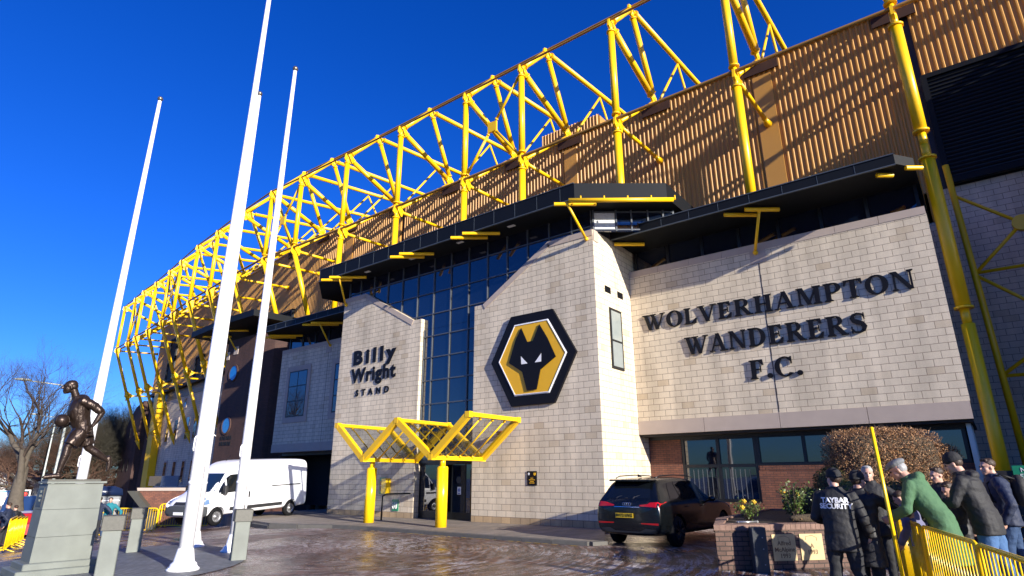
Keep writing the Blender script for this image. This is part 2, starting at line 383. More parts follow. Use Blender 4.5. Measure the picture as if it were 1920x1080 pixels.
# raised pavement in front of the entrance, with its kerb
pav = [(-30, 18.0), (-30, 15.2), (-24, 13.9), (-22.2, 13.55), (-20.9, 13.9), (-19.6, 14.5), (-17.8, 14.68), (-13, 14.66), (-10, 14.66), (-8.9, 14.75), (-8.7, 15.2), (-10.3, 18.0), (-10.3, 40), (-30, 40)]
m = MB(); inner = [(x+(0.0), y) for x, y in pav]
m.plate_z(pav, -0.6, 0.0); struct('pavement', m, PAVE)
m = MB()
kl = pav[2:11]
for i in range(len(kl)-1):
    a = Vector((*kl[i], 0)); b_ = Vector((*kl[i+1], 0)); d = (b_-a).normalized(); nrm = Vector((d.y, -d.x, 0))
    n_ = max(1, int((b_-a).length/0.9)); L = (b_-a)/n_
    for q in range(n_):
        p = a+L*q; e = p+L*0.985
        h0 = -0.075 if i < 1 else 0.008
        vs = [p-nrm*0.02, e-nrm*0.02, e+nrm*0.13, p+nrm*0.13]
        m.add([(v.x, v.y, -0.4) for v in vs]+[(v.x, v.y, h0) for v in (vs[0], vs[1])]+[(v.x, v.y, h0-0.012) for v in (vs[2], vs[3])], [(0,1,5,4),(1,2,6,5),(2,3,7,6),(3,0,4,7),(4,5,6,7)])
struct('kerb', m, KERB)
# worn yellow line beside the kerb
m = MB()
for i in range(30):
    if random.random() < 0.25: continue
    x = -18+0.3*i; w0 = random.uniform(0.12, 0.26)
    m.add([(x, 14.38, -0.094), (x+w0, 14.38, -0.094), (x+w0, 14.44+random.uniform(-.01,.02), -0.094), (x, 14.45, -0.094)], [(0,1,2,3)])
struct('painted_line', m, mat('worn_yellow_line', (0.5,0.33,0.05), 0.6, vary=0.5, scale=20))

# ================================================================= ENTRANCE TOWER
tw = thing('entrance_tower', 'pale stone entrance tower with a tall dark glass slot and stepped shoulders', 'building', (-18.25, 18.65, 0))
YF = 18.65
m = MB().plate_y([(-25.9,0),(-19.92,0),(-19.92,8.72),(-20.42,8.72),(-24.12,10.76),(-25.9,10.76)], YF, 22.29)
a = part('wall', m, STONE, tw); a['label'] = 'left half of the pale block front wall with sloping shoulder'
m = MB().plate_y([(-16.6,0),(-10.6,0),(-10.6,10.76),(-12.7,10.76),(-16.12,8.72),(-16.6,8.72)], YF, 22.29)
a = part('wall', m, STONE, tw); a['label'] = 'right half of the pale block front wall with sloping shoulder'
TANST = brickmat('tan_base_course_stone', (0.48,0.34,0.19), (0.38,0.28,0.17), (0.12,0.09,0.06), 0.45, 0.225, 0.010, extra=(0.30,0.20,0.11), stain=0.35)
part('base_course', MB().box((-25.9,YF-0.004,0.0), (-19.92,YF+0.01,0.222)), TANST, tw); part('base_course', MB().box((-16.6,YF-0.004,0.0), (-10.6,YF+0.01,0.222)), TANST, tw)
def coping(pts, t=0.24):
    m = MB(); 
    for i in range(len(pts)-1):
        a = Vector(pts[i]); b_ = Vector(pts[i+1]); d = (b_-a).normalized(); n_ = Vector((-d.y, d.x))
        if n_.y > 0: n_ = -n_
        k = max(1, round((b_-a).length/1.2))
        for q in range(k):
            p = a+(b_-a)*(q/k); e = a+(b_-a)*((q+1)/k)-d*0.015
            m.plate_y([tuple(p), tuple(e), tuple(e+n_*t), tuple(p+n_*t)], YF-0.025, YF+0.02)
    return m
part('coping', coping([(-25.9,10.76),(-24.12,10.76)]), TRIM, tw)
part('coping', coping([(-24.12,10.76),(-20.42,8.72)]), TRIM, tw)
part('coping', coping([(-16.12,8.72),(-12.7,10.76)]), TRIM, tw)
part('coping', coping([(-12.7,10.76),(-10.6,10.76)]), TRIM, tw)
# side wall dressings: corner stone, vents, tall window (faces the sun)
m = MB().box((-10.6, 18.68, 10.3), (-10.57, 19.0, 10.76)); part('corner_stone', m, TRIM, tw)
for y0 in (19.38, 20.38):
    vt = part('vent', MB().box((-10.6, y0, 8.42), (-10.585, y0+0.45, 8.68)), DKFRAME, tw)
    s = MB()
    for k in range(6): s.box((-10.585, y0+0.02, 8.44+k*0.04), (-10.57, y0+0.43, 8.455+k*0.04))
    part('slat', s, SLATE, vt)
wn = part('window', MB().box((-10.6, 19.62, 5.5), (-10.56, 20.56, 7.85)), DKFRAME, tw); wn['label'] = 'tall narrow window in the sunlit side wall'
part('pane', MB().box((-10.56, 19.72, 6.62), (-10.553, 20.46, 7.75)), mat('pale_blind_glass', (0.25,0.28,0.27), 0.15, ior=1.8), wn)
part('pane', MB().box((-10.56, 19.72, 5.6), (-10.553, 20.46, 6.54)), mat('pale_blind_glass2', (0.22,0.25,0.25), 0.15, ior=1.8), wn)
# glazing
def glaz(name, x0, x1, z0, z1, y, parent, vxs, hzs, fw=0.05, mp=DKFRAME, gm=GLASS, lab=None):
    gl = part(name, MB().box((x0, y, z0), (x1, y+0.05, z1)), gm, parent)
    fr = MB()
    for x in vxs: fr.box((x-fw/2, y-0.06, z0), (x+fw/2, y-0.001, z1))
    for z in hzs:
        v = sorted(vxs)
        for a_, b_ in zip(v[:-1], v[1:]): fr.box((a_+fw/2, y-0.055, z-fw/2), (b_-fw/2, y-0.002, z+fw/2))
    part('frame', fr, mp, gl)
    if lab: gl['label'] = lab
    return gl
MULL = mat('grey_mullion', (0.10,0.11,0.12), 0.35, metal=0.3)
vx = [-25.75] + [-18.25+1.1*k for k in range(-6, 7)] + [-10.75]
glaz('glazing', -25.85, -10.7, 8.2, 12.0, YF+0.22, tw, vx, [8.9, 9.95, 11.0, 11.85], 0.045, MULL, lab='band of dark glass above the stone shoulders')
g1 = glaz('glazing', -19.92, -16.6, 2.4, 8.19, YF+0.225, tw, [-19.88,-19.35,-18.25,-17.15,-16.64], [2.5,3.7,4.75,5.8,6.85,7.85], 0.05, MULL, lab='tall glass slot between the two stone halves')
part('soffit_panel', MB().box((-19.92, YF+0.2, 2.25), (-16.6, YF+2.5, 2.4)), DKFRAME, g1)
# chamfered clerestory on the right
cd = Vector((0.79, 0.615, 0)); cn = Vector((0.615, -0.79, 0))
c0 = Vector((-10.7, YF+0.2, 0)); 
m = MB(); 
def obox(m, o, d, n_, a0, a1, t0, t1, z0, z1):
    vs = []
    for z in (z0, z1):
        for (aa, tt) in ((a0, t0), (a1, t0), (a1, t1), (a0, t1)): p = o+d*aa+n_*tt; vs.append((p.x, p.y, z))
    return m.add(vs, [(0,3,2,1),(4,5,6,7),(0,1,5,4),(1,2,6,5),(2,3,7,6),(3,0,4,7)])
obox(m, c0, cd, cn, 0, 3.2, -0.1, 0, 10.77, 11.95)
cg = part('glazing', m, GLASS, tw); cg['label'] = 'splayed clerestory glazing at the right corner'
m = MB()
for q in (0.0, 0.9, 1.5, 2.15, 2.75, 3.15): obox(m, c0, cd, cn, q, q+0.06, 0.001, 0.05, 10.77, 11.95)
for z in (10.8, 11.55, 11.85): obox(m, c0, cd, cn, 0.0, 3.2, 0.002, 0.04, z, z+0.05)
part('frame', m, MULL, cg)
m = MB(); obox(m, c0, cd, cn, 0.08, 0.88, 0.003, 0.012, 10.86, 11.54); part('blind', m, mat('white_blind', (0.6,0.62,0.6), 0.6, vary=0.3, scale=14), cg)
# canopy roof with chamfered corners
Z0, Z1 = 11.66, 12.28
rp = [(-26.75,17.5),(-10.65,17.5),(-7.9,19.65),(-7.9,24.5),(-28.6,24.5),(-29.3,19.5)]
ca = part('eaves_canopy', MB().plate_z(rp, Z0, Z1), SLATE, tw)
m = MB()
for k in range(15):
    x = -26.7+1.1*k; m.box((x, 17.493, Z0+0.02), (x+0.012, 17.5, Z1-0.02))
m.box((-26.72, 17.47, Z1), (-10.66, 17.56, Z1+0.03)); m.box((-26.72, 17.475, Z0-0.03), (-10.66, 17.56, Z0))
part('fascia_joint', m, mat('slate_seam', (0.07,0.085,0.10), 0.4), ca)
for (x, y) in ((-23.6,18.0), (-20.4,18.1), (-14.3,18.0), (-17.2,18.0)):
    s = part('soffit_light', MB().box((x, y, Z0-0.02), (x+0.35, y+0.16, Z0-0.001)), mat('light_fitting', (0.7,0.7,0.68), 0.4), ca)
def outrigger(parent, tip, L, z, strut=None, r=0.075):
    m = MB(); t = Vector((tip[0], tip[1], z)); d = Vector((0.79, 0.615, 0))
    m.tube(t, t+d*L, r, n=12, cap=False); m.tube(t+d*0.001, t+d*0.02, r*0.72, n=12)
    a = part('outrigger_tube', m, YEL, parent)
    if strut:
        s = MB(); s.poly([t+d*0.5, Vector(strut)], [0.05, 0.05], 8); s.ball(strut, 0.07, 8, 6); s.tube(Vector(strut)-Vector((0,0,0)), Vector(strut)+Vector((0.0,0.12,0)), 0.09)
        part('strut', s, YEL, a)
for q, st in (((-16.82,17.26), None), ((-16.1,17.22), None), ((-20.68,17.21), None), ((-20.03,17.19), None), ((-26.12,17.24), None), ((-25.42,17.24), (-25.72,18.58,10.42)), ((-11.43,17.28), None)):
    outrigger(tw, q, 1.9 if st else 1.6, 11.55, st)
m = MB(); m.tube((-10.76,17.25,11.5), (-7.65,19.62,11.5), 0.085, n=12)
for k in range(5):
    p = Vector((-10.4,17.53,11.5))+Vector((3.0,2.3,0))*(k/4.3); m.tube(p, p+Vector((0,0,0.18)), 0.03)
a = part('outrigger_tube', m, YEL, tw); a['label'] = 'long yellow tube under the chamfered right corner'
part('strut', MB().poly([(-10.9,17.3,11.5), (-10.85,18.55,10.42)], 0.055, 8).ball((-10.85,18.58,10.4), 0.08, 8, 6), YEL, a)
# entrance doors inside the slot
dr = part('doorway', MB().box((-19.92, YF+0.9, 0.0), (-16.6, YF+1.0, 2.26)), mat('dark_lobby', (0.006,0.006,0.007), 0.3), tw)
dm = MB()
for x in (-19.9, -18.75, -18.0, -17.25, -16.65): dm.box((x, YF+0.3, 0.0), (x+0.055, YF+0.36, 2.25))
for a_, b_ in ((-19.845,-18.75),(-18.695,-18.0),(-17.945,-17.25),(-17.195,-16.65)): dm.box((a_, YF+0.302, 0.02), (b_, YF+0.358, 0.3)); dm.box((a_, YF+0.302, 2.16), (b_, YF+0.358, 2.25))
part('frame', dm, DKFRAME, dr)
part('pane', MB().box((-19.84, YF+0.33, 0.3), (-18.76, YF+0.345, 2.16)), GLASS, dr)
d1 = MB(); mdr = Matrix.Translation((-18.3, YF+0.3, 0)) @ Matrix.Rotation(R_(-62), 4, 'Z'); d1.box((0, 0, 0.05), (0.8, 0.045, 2.15), mdr)
dl = part('door', d1, GLASS, tw); dl['label'] = 'open glass door leaf with a yellow handle plate'
part('handle', MB().box((0.62, -0.05, 0.95), (0.68, -0.005, 1.4), mdr), YPOST, dl)
part('edge_strip', MB().box((0.795, -0.004, 0.05), (0.835, 0.049, 2.15), mdr), mat('brushed_strip', (0.5,0.5,0.5), 0.3, metal=0.7), dl)
d2 = part('door', MB().box((-17.19, YF+0.322, 0.3), (-16.66, YF+0.336, 2.16)), GLASS, tw)
d3 = part('door', MB().box((-17.94, YF+0.322, 0.3), (-17.26, YF+0.336, 2.16)), GLASS, tw)
hx = [(math.cos(R_(60*k))*0.15-17.6, math.sin(R_(60*k))*0.15+1.55) for k in range(6)]
part('etched_crest', MB().plate_y(hx, YF+0.317, YF+0.321), mat('etched_grey', (0.06,0.065,0.07), 0.6), d3)
st = part('sticker', MB().box((-17.66, YF+0.312, 0.98), (-17.46, YF+0.321, 1.28)), WHITEM, d3)
part('symbol', MB().plate_y([(-17.62,1.12),(-17.57,1.06),(-17.57,1.24),(-17.62,1.18)], YF+0.308, YF+0.311).plate_y([(-17.5,1.12),(-17.5,1.18),(-17.55,1.24),(-17.55,1.06)], YF+0.308, YF+0.311).box((-17.62,YF+.308,1.0),(-17.5,YF+.311,1.04)), mat('sticker_blue', (0.01,0.09,0.4), 0.5), st)
part('floor_edge', MB().box((-19.92, YF+0.2, 0.0), (-16.6, YF+0.9, 0.015)), KERB, tw)

# ================================================================= WINGS (right sunlit, left shaded)
def wing(x0, x1, right, label):
    W = thing('office_wing', label, 'building', ((x0+x1)/2, 21.5, 0), group=None)
    zb, zt = 3.18, 9.76
    part('wall', MB().plate_y([(x0, 3.68), (x1, 3.68), (x1, zt-0.26), (x0, zt-0.26)], 21.5, 22.15), STONE, W)
    m = MB(); nb = 4; L = (x1-x0)/nb
    for k in range(nb): m.box((x0+k*L, 21.47, zb), (x0+(k+1)*L-0.015, 22.17, 3.675))
    part('band_course', m, TRIM, W)
    m = MB(); nb = 8; L = (x1-x0)/nb
    for k in range(nb): m.box((x0+k*L, 21.485, zt-0.26), (x0+(k+1)*L-0.012, 22.16, zt))
    part('coping', m, TRIM, W)
    xm = (x0+x1)/2
    part('movement_joint', MB().box((xm-0.012, 21.494, 3.69), (xm+0.012, 21.4995, zt-0.27)), DKFRAME, W)
    part('pad_stone', MB().box((xm-0.28, 21.484, zt-0.75), (xm+0.28, 21.499, zt-0.262)), TRIM, W)
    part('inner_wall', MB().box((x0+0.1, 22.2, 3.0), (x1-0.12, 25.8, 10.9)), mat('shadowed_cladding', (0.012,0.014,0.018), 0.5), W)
    n_ = 7; vxs = [x0+0.15+(x1-x0-0.3)*k/n_ for k in range(n_+1)]
    glaz('glazing', x0+0.15, x1-0.1, zt, 10.9, 21.95, W, vxs, [zt+0.05, 10.8], 0.10, DKFRAME, lab='clerestory window band under the eaves')
    e0, e1 = x0+(0.05 if right else -0.3), x1+(-0.3 if right else -0.05)
    if right: ep = [(x0+0.05,19.95),(x1-0.45,19.95),(x1+0.0,20.6),(x1+0.0,26),(x0+0.05,26)]
    else: ep = [(x1-0.05,19.95),(x0+0.35,19.95),(x0-1.3,21.3),(x0-1.3,26),(x1-0.05,26)]
    ca = part('eaves_canopy', MB().plate_z(ep, 10.72, 11.05), SLATE, W)
    xa, xb = min(ep[0][0], ep[1][0]), max(ep[0][0], ep[1][0])
    m = MB()
    for k in range(1, 9):
        x = xa+(xb-xa)*k/9; m.box((x, 19.942, 10.73), (x+0.014, 19.949, 11.04))
    m.box((xa, 19.92, 11.05), (xb, 20.0, 11.08)); m.box((xa, 19.925, 10.69), (xb, 20.0, 10.72))
    part('fascia_joint', m, bpy.data.materials['slate_seam'], ca)
    return W
WR = wing(-10.59, -0.26, True, 'sunlit pale stone wing right of the entrance tower over a recessed brick ground floor')
for q, st in (((-10.5,20.2), None), ((-6.03,20.14), None), ((-5.3,20.15), (-5.48,21.42,9.42)), ((-1.26,20.18), None), ((-0.49,20.18), None)):
    outrigger(WR, q, 1.2 if q[0] < -2 else 0.5, 10.6, st)
WL = wing(-36.2, -25.91, False, 'shaded pale stone wing left of the entrance tower with a six pane window')
for q, st in (((-31.9,20.05), None), ((-31.1,20.1), (-30.9,21.42,9.42)), ((-37.0,20.4), None), ((-36.2,20.4), None)):
    outrigger(WL, q, 2.2, 10.6, st)
# left wing window
for (xa, xb, lab) in ((-35.0,-33.0,'large six pane window'), (-30.2,-28.2,'window half hidden by the tower')):
    s = MB()
    for bx in (((xa-0.3,5.3),(xa,8.2)), ((xb,5.3),(xb+0.3,8.2)), ((xa-0.3,8.205),(xb+0.3,8.5)), ((xa-0.3,4.95),(xb+0.3,5.295))):
        s.box((bx[0][0], 21.45, bx[0][1]), (bx[1][0], 21.499, bx[1][1]))
    part('surround', s, TRIM, WL)
    f = part('window', MB().box((xa, 21.47, 5.3), (xb, 21.495, 8.2)), DKFRAME, WL); f['label'] = lab
    for i in range(2):
        for j in range(3):
            wx = (xb-xa-0.24)/2; wz = (2.9-0.32)/3
            x = xa+0.08+i*(wx+0.08); z = 5.38+j*(wz+0.08)
            part('pane', MB().box((x, 21.46, z), (x+wx, 21.469, z+wz)), GLASS, f)
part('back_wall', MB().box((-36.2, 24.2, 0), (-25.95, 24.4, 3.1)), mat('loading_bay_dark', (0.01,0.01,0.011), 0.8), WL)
part('bay_side_wall', MB().box((-36.4, 22.2, 0), (-36.2, 24.4, 3.1)), DBRICK, WL)
# ground floor of right wing: brick with dark windows
YB = 22.3
part('ground_floor_wall', MB().plate_y([(-10.7,-0.1),(-0.5,-0.1),(-0.5,0.78),(-10.7,0.78)], YB, YB+0.3), BRICK, WR)
part('ground_floor_wall', MB().plate_y([(-6.55,0.781),(-0.5,0.781),(-0.5,2.0),(-6.55,2.0)], YB, YB+0.3), BRICK, WR)
part('brick_pier', MB().plate_y([(-10.7,0.781),(-9.3,0.781),(-9.3,3.1),(-10.7,3.1)], YB, YB+0.3), BRICK, WR)
m = MB()
for k in range(30): m.box((-9.28+k*0.0925, YB-0.012, 0.63), (-9.28+k*0.0925+0.082, YB-0.001, 0.78))
for k in range(60): m.box((-6.5+k*0.0925, YB-0.012, 1.85), (-6.5+k*0.0925+0.082, YB-0.001, 2.0))
part('soldier_course', m, BRICK, WR)
gA = glaz('window', -9.3, -6.55, 0.79, 3.1, YB+0.08, WR, [-9.25,-7.92,-6.6], [0.84,2.02,3.0], 0.11, DKFRAME, lab='tall four pane ground floor window behind the dark car')
gB = glaz('window', -6.54, -0.55, 2.01, 3.1, YB+0.08, WR, [-6.5,-5.0,-3.5,-2.0,-0.6], [2.06,3.0], 0.10, DKFRAME, lab='long high window band above the brick')
bl = mat('grey_blind', (0.09,0.10,0.11), 0.7)
m = MB()
for k in range(14): m.box((-9.1+k*0.17, YB+0.074, 0.9), (-9.075+k*0.17, YB+0.079, 1.9))
part('blind_slat', m, bl, gA)
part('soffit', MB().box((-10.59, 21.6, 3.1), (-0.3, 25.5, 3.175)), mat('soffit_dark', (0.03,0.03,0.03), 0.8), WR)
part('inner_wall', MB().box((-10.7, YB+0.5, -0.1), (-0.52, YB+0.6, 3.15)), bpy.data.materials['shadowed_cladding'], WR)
# glazed end of right wing
m = MB().box((-0.45, 22.16, 0.8), (-0.4, 25.5, 3.1)); e = part('window', m, GLASS, WR); e['label'] = 'end window turning the right corner'
part('frame', MB().box((-0.5, 22.1, 0.9), (-0.38, 22.2, 3.1)).box((-0.399, 23.2, 0.9), (-0.36, 23.3, 3.1)), STEEL, e)
part('wall', MB().box((-0.49, 22.31, -0.1), (-0.3, 25.5, 0.79)), BRICK, WR)

# ================================================================= STAND (cladding, walls)
colx = [(10.8,21.7),(5.4,21.7),(0.1,21.7),(-5.4,21.7),(-10.8,21.7),(-16.25,21.7),(-20.25,21.7),(-25.8,21.7),(-31.2,21.7),(-36.55,21.65),(-40.3,21.55),(-45.8,22.1),(-51.2,22.8),(-56.2,23.4),(-61.6,24.3),(-65.7,24.95),(-71.1,25.8),(-75.7,26.3),(-79.7,26.95),(-85.0,27.7)]
def tangents(c):
    out = []
    for i in range(len(c)):
        a = Vector(c[max(i-1, 0)]); b_ = Vector(c[min(i+1, len(c)-1)]); t = (b_-a).normalized(); out.append(t)
    return out
tg = tangents(colx)
def offp(s): 
    return [Vector(c)+Vector((t.y, -t.x))*s for c, t in zip(colx, tg)]
def inward(i): t = tg[i]; return Vector((t.y, -t.x))
st_ = thing('grandstand', 'long curved grandstand clad in ochre ribbed sheet above grey stone and dark brick walls', 'stadium stand', (-40, 27, 0))
def resample(pts, step):
    out = [pts[0].copy()]; acc = 0
    for a, b_ in zip(pts[:-1], pts[1:]):
        L = (b_-a).length; d = (b_-a)/L; t = step-acc
        while t < L: out.append(a+d*t); t += step
        acc = L-(t-step)
    return out
def ribbed(line, z0, z1, pitch=0.235, depth=0.068, top_tilt=0.0):
    m = MB(); pts = resample(line, pitch/5)
    prof = [0, 0, 0, 1, 1]; ring = []
    for i, p in enumerate(pts):
        a = pts[max(0, i-1)]; b_ = pts[min(len(pts)-1, i+1)]; t = (b_-a).normalized(); n_ = Vector((-t.y, t.x))
        if n_.y > 0: n_ = -n_
        # steep flanks
        q = p + t*(0.0)
        ring.append(q + n_*depth*prof[i % 5])
    n_ = len(ring)
    for r in ring: m.v.append(Vector((r.x, r.y, z0)))
    for r in ring: m.v.append(Vector((r.x, r.y, z1)))
    for i in range(n_-1): m.f.append([i, i+1, n_+i+1, n_+i]); m.sm.append(False)
    return m
wl = offp(4.8)
def seg(line, xa, xb):           # part of a polyline between two x values
    pts = resample(line, 0.25); return [p for p in pts if min(xa, xb) <= p.x <= max(xa, xb)]
c1 = part('cladding', ribbed(seg(wl, 9, 0.45), 17.07, 20.7), CLAD, st_); c1['label'] = 'ribbed cladding above the louvres at the right'
part('cladding', ribbed(seg(wl, 0.45, -30.5), 10.9, 20.7), CLAD, st_)
c2 = part('cladding', ribbed(seg(wl, -30.5, -85.5), 11.7, 20.7), CLAD, st_); c2['label'] = 'curving left stretch of ribbed cladding'
# plain backing so nothing shows through, roof edge flashing
def wallstrip(line, z0, z1, back=0.3, th=0.3):
    m = MB(); ln = seg(line, -300, 300)[::8] + [line[-1]]
    ring0 = []; 
    for i, p in enumerate(ln):
        a = ln[max(0, i-1)]; b_ = ln[min(len(ln)-1, i+1)]; t = (b_-a).normalized(); n_ = Vector((-t.y, t.x)); 
        if n_.y < 0: n_ = -n_
        ring0.append([(p+n_*back).to_3d()+Vector((0,0,z0)), (p+n_*(back+th)).to_3d()+Vector((0,0,z0)), (p+n_*(back+th)).to_3d()+Vector((0,0,z1)), (p+n_*back).to_3d()+Vector((0,0,z1))])
    m.loft(ring0, smooth=False); return m
part('backing_wall', wallstrip(seg(wl, 9.5, -85.4), 10.5, 20.65, 0.05, 0.3), DKFRAME, st_)
part('roof_flashing', wallstrip(seg(wl, 9.5, -85.4), 20.7, 20.85, -0.12, 0.6), CLAD, st_)
# roof deck falling back behind the cladding
m = MB(); a = offp(5.2); b_ = offp(34)
for i in range(len(a)-1):
    m.add([(a[i].x,a[i].y,20.6),(a[i+1].x,a[i+1].y,20.6),(b_[i+1].x,b_[i+1].y,22.0),(b_[i].x,b_[i].y,22.0)], [(0,1,2,3)])
part('roof_deck', m, SLATE, st_)
# raised ribbed housing on the roof
hl = [Vector((-15.9, 29.5)), Vector((-20.4, 29.5))]
h = part('roof_housing', ribbed(hl, 20.9, 23.9), CLAD, st_); part('side', MB().box((-20.4, 29.6, 20.9), (-15.9, 33, 23.85)), CLAD, h)
# vertical cover strips at the frames with the tie brackets, slot boxes at the top
for i, c in enumerate(colx[:13]):
    p = wl[i]; n_ = inward(i)
    ang = math.atan2(n_.y, n_.x)-math.pi/2
    mt = Matrix.Translation((p.x, p.y, 0)) @ Matrix.Rotation(ang, 4, 'Z')
    if i in (3, 5, 8, 9): part('cover_strip', MB().box((-0.42, -0.10, 11.8 if c[0] < 3 else 17.2), (0.42, -0.02, 20.0), mt), CLAD, st_)
    part('recess', MB().box((-0.8, -0.16, 20.15), (0.8, -0.09, 20.69), mt), mat('recess_dark', (0.035,0.012,0.008), 0.9) if i == 0 else bpy.data.materials['recess_dark'], st_)  # very dark red-brown plate, set proud of the sheet in place of a recess
# louvres
def louvre(mt, w_, z0, z1, lab=None):
    fr = MB().box((-w_/2-0.2, -0.22, z0-0.2), (w_/2+0.2, -0.12, z1+0.2), mt); f = part('louvre', fr, DKFRAME, st_)
    s = MB(); n_ = int((z1-z0)/0.16)
    for k in range(n_):
        z = z0+k*(z1-z0)/n_; s.add([mt @ Vector(q) for q in ((-w_/2,-0.29,z),(w_/2,-0.29,z),(w_/2,-0.225,z+0.10),(-w_/2,-0.225,z+0.10))], [(0,1,2,3)])
    part('slat', s, SLATE, f)
    r = MB().box((-w_/2-0.2,-0.34,z1+0.001), (w_/2+0.2,-0.2,z1+0.2), mt).box((-w_/2-0.2,-0.34,z0-0.2),(w_/2+0.2,-0.2,z0-0.001),mt).box((-w_/2-0.2,-0.34,z0),(-w_/2-0.001,-0.221,z1),mt).box((w_/2+0.001,-0.34,z0),(w_/2+0.2,-0.221,z1),mt)
    part('frame', r, SLATE, f)
    if lab: f['label'] = lab
louvre(Matrix.Translation((4.95, 26.5, 0)), 8.5, 12.4, 16.85, 'huge dark louvre at the far right')
louvre(Matrix.Translation((-33.6, 26.35, 0)), 3.4, 12.2, 15.5, 'dark louvre beside the left canopy end')
for xq, z0, z1 in ((-45.2, 12.3, 14.9), (-77.0, 13.0, 18.0), (-66.5, 12.2, 14.3)):
    k = min(range(len(wl)), key=lambda i: abs(wl[i].x-xq)); n_ = inward(k); pts = seg(wl, xq-0.3, xq+0.3); p = pts[0]
    louvre(Matrix.Translation((p.x, p.y, 0)) @ Matrix.Rotation(math.atan2(n_.y, n_.x)-math.pi/2, 4, 'Z'), 2.2, z0, z1)
# right-hand rear wall below the louvre, in shade
part('wall', MB().plate_y([(-2.2,-0.1),(9.5,-0.1),(9.5,12.15),(-2.2,12.15)], 26.5, 26.9), STONE, st_)
# left: stone wall with small windows following the curve
GSTONE = STONE
wl2 = offp(4.9)
def curvewall(xa, xb, z0, z1, material, s=4.9, name='wall', th=0.6):
    ln = seg(offp(s), xa, xb)[::6]; m = MB(); rr = []
    for i, p in enumerate(ln):
        a = ln[max(0, i-1)]; b_ = ln[min(len(ln)-1, i+1)]; t = (b_-a).normalized(); n_ = Vector((-t.y, t.x)); 
        if n_.y < 0: n_ = -n_
        rr.append([(p.x,p.y,z0), (p.x+n_.x*th,p.y+n_.y*th,z0), (p.x+n_.x*th,p.y+n_.y*th,z1), (p.x,p.y,z1)])
    m.loft(rr, smooth=False); return part(name, m, material, st_)
curvewall(-36, -80.5, -2, 11.6, STONE)
curvewall(-36, -85.2, 11.55, 11.9, SLATE, s=4.35, name='ledge', th=1.2)
dk = curvewall(-80.5, -85.5, -2, 10.6, DBRICK, s=4.7)
# dark brick end block with a broken shoulder
p0 = wl2[-1]; tt = tg[-1]; n_ = inward(len(colx)-1)
def endpt(a, b_): q = Vector((-84.6, 32.2))+tt*a+n_*b_; return q
m = MB(); prof = [(0,-2),(7.4,-2),(7.0,7.6),(5.6,9.2),(3.4,10.6),(0,11.2)]
m.prism(prof, lambda a_, z: (*endpt(a_, -0.4), z), lambda a_, z: (*endpt(a_, 9), z))
part('end_block', m, DBRICK, st_)
m = MB()
for (a_, z) in ((2.0,6.8),(4.0,6.8),(2.2,2.6),(4.2,2.6)):
    m.prism([(a_,z),(a_+0.5,z),(a_+0.5,z+1.5),(a_,z+1.5)], lambda u, v: (*endpt(u, -0.44), v), lambda u, v: (*endpt(u, -0.401), v))
part('slit_window', m, DKFRAME, st_)
def wallwin(x, z0, z1, w_):
    pts = seg(wl2, x-0.3, x+0.3); p = pts[0]; k = min(range(len(wl)), key=lambda i: abs(wl[i].x-x)); n_ = inward(k)
    mt = Matrix.Translation((p.x, p.y, 0)) @ Matrix.Rotation(math.atan2(n_.y, n_.x)-math.pi/2, 4, 'Z')
    s = part('window', MB().box((-w_/2-0.18,-0.06,z0-0.2),(w_/2+0.18,0.0,z1+0.2),mt), TRIM, st_)
    part('pane', MB().box((-w_/2,-0.075,z0),(w_/2,-0.061,z1),mt), GLASS, s)
for k in range(9): wallwin(-73.6+3.1*k, 1.3, 3.4, 0.85)
for x in (-74.8, -72.0, -68.0, -65.4, -61.8, -59.2, -55.0, -52.4): wallwin(x, 5.7, 8.0, 0.85)
for x in (-77.0, -70.0, -63.0): wallwin(x, 9.3, 10.2, 0.4)
m = MB(); ln = seg(offp(4.8), -66, -60)[::6]
for a_, b_ in zip(ln[:-1], ln[1:]): m.add([(a_.x,a_.y-.05,-0.3),(b_.x,b_.y-.05,-0.3),(b_.x,b_.y-.05,0.8),(a_.x,a_.y-.05,0.8)], [(0,1,2,3)])
part('name_board', m, BLACK, st_)

# ---- brick stair tower with portholes
sx = thing('stair_tower', 'dark brown brick stair tower with two round blue portholes, beyond the shaded wing', 'building', (-42.5, 22, 0))
bw_ = [(-44.7,22.0),(-40.4,22.0),(-39.2,22.6),(-38.4,23.8),(-38.2,25.8),(-38.2,26.6),(-44.7,26.6)]
part('wall', MB().plate_z(bw_, -0.5, 11.7), DBRICK, sx)
for (x, z) in ((-43.35,9.1), (-43.35,5.3)):
    ring = MB(); n_ = 20
    o_ = [(x+math.cos(2*math.pi*k/n_)*0.66, z+math.sin(2*math.pi*k/n_)*0.66) for k in range(n_)]
    i_ = [(x+math.cos(2*math.pi*k/n_)*0.54, z+math.sin(2*math.pi*k/n_)*0.54) for k in range(n_)]
    for k in range(n_):
        j = (k+1) % n_
        ring.add([(*[o_[k][0]],21.93,o_[k][1]),(o_[j][0],21.93,o_[j][1]),(i_[j][0],21.93,i_[j][1]),(i_[k][0],21.93,i_[k][1]),(o_[k][0],21.999,o_[k][1]),(o_[j][0],21.999,o_[j][1]),(i_[j][0],21.999,i_[j][1]),(i_[k][0],21.999,i_[k][1])], [(0,1,2,3),(0,4,5,1),(3,2,6,7)])
    r = part('porthole', ring, DBRICK, sx)
    part('pane', MB().plate_y(i_, 21.965, 21.99), mat('blue_porthole_glass', (0.01,0.16,0.45), 0.1, ior=1.7, vary=0.3, scale=5), r)
s = MB()
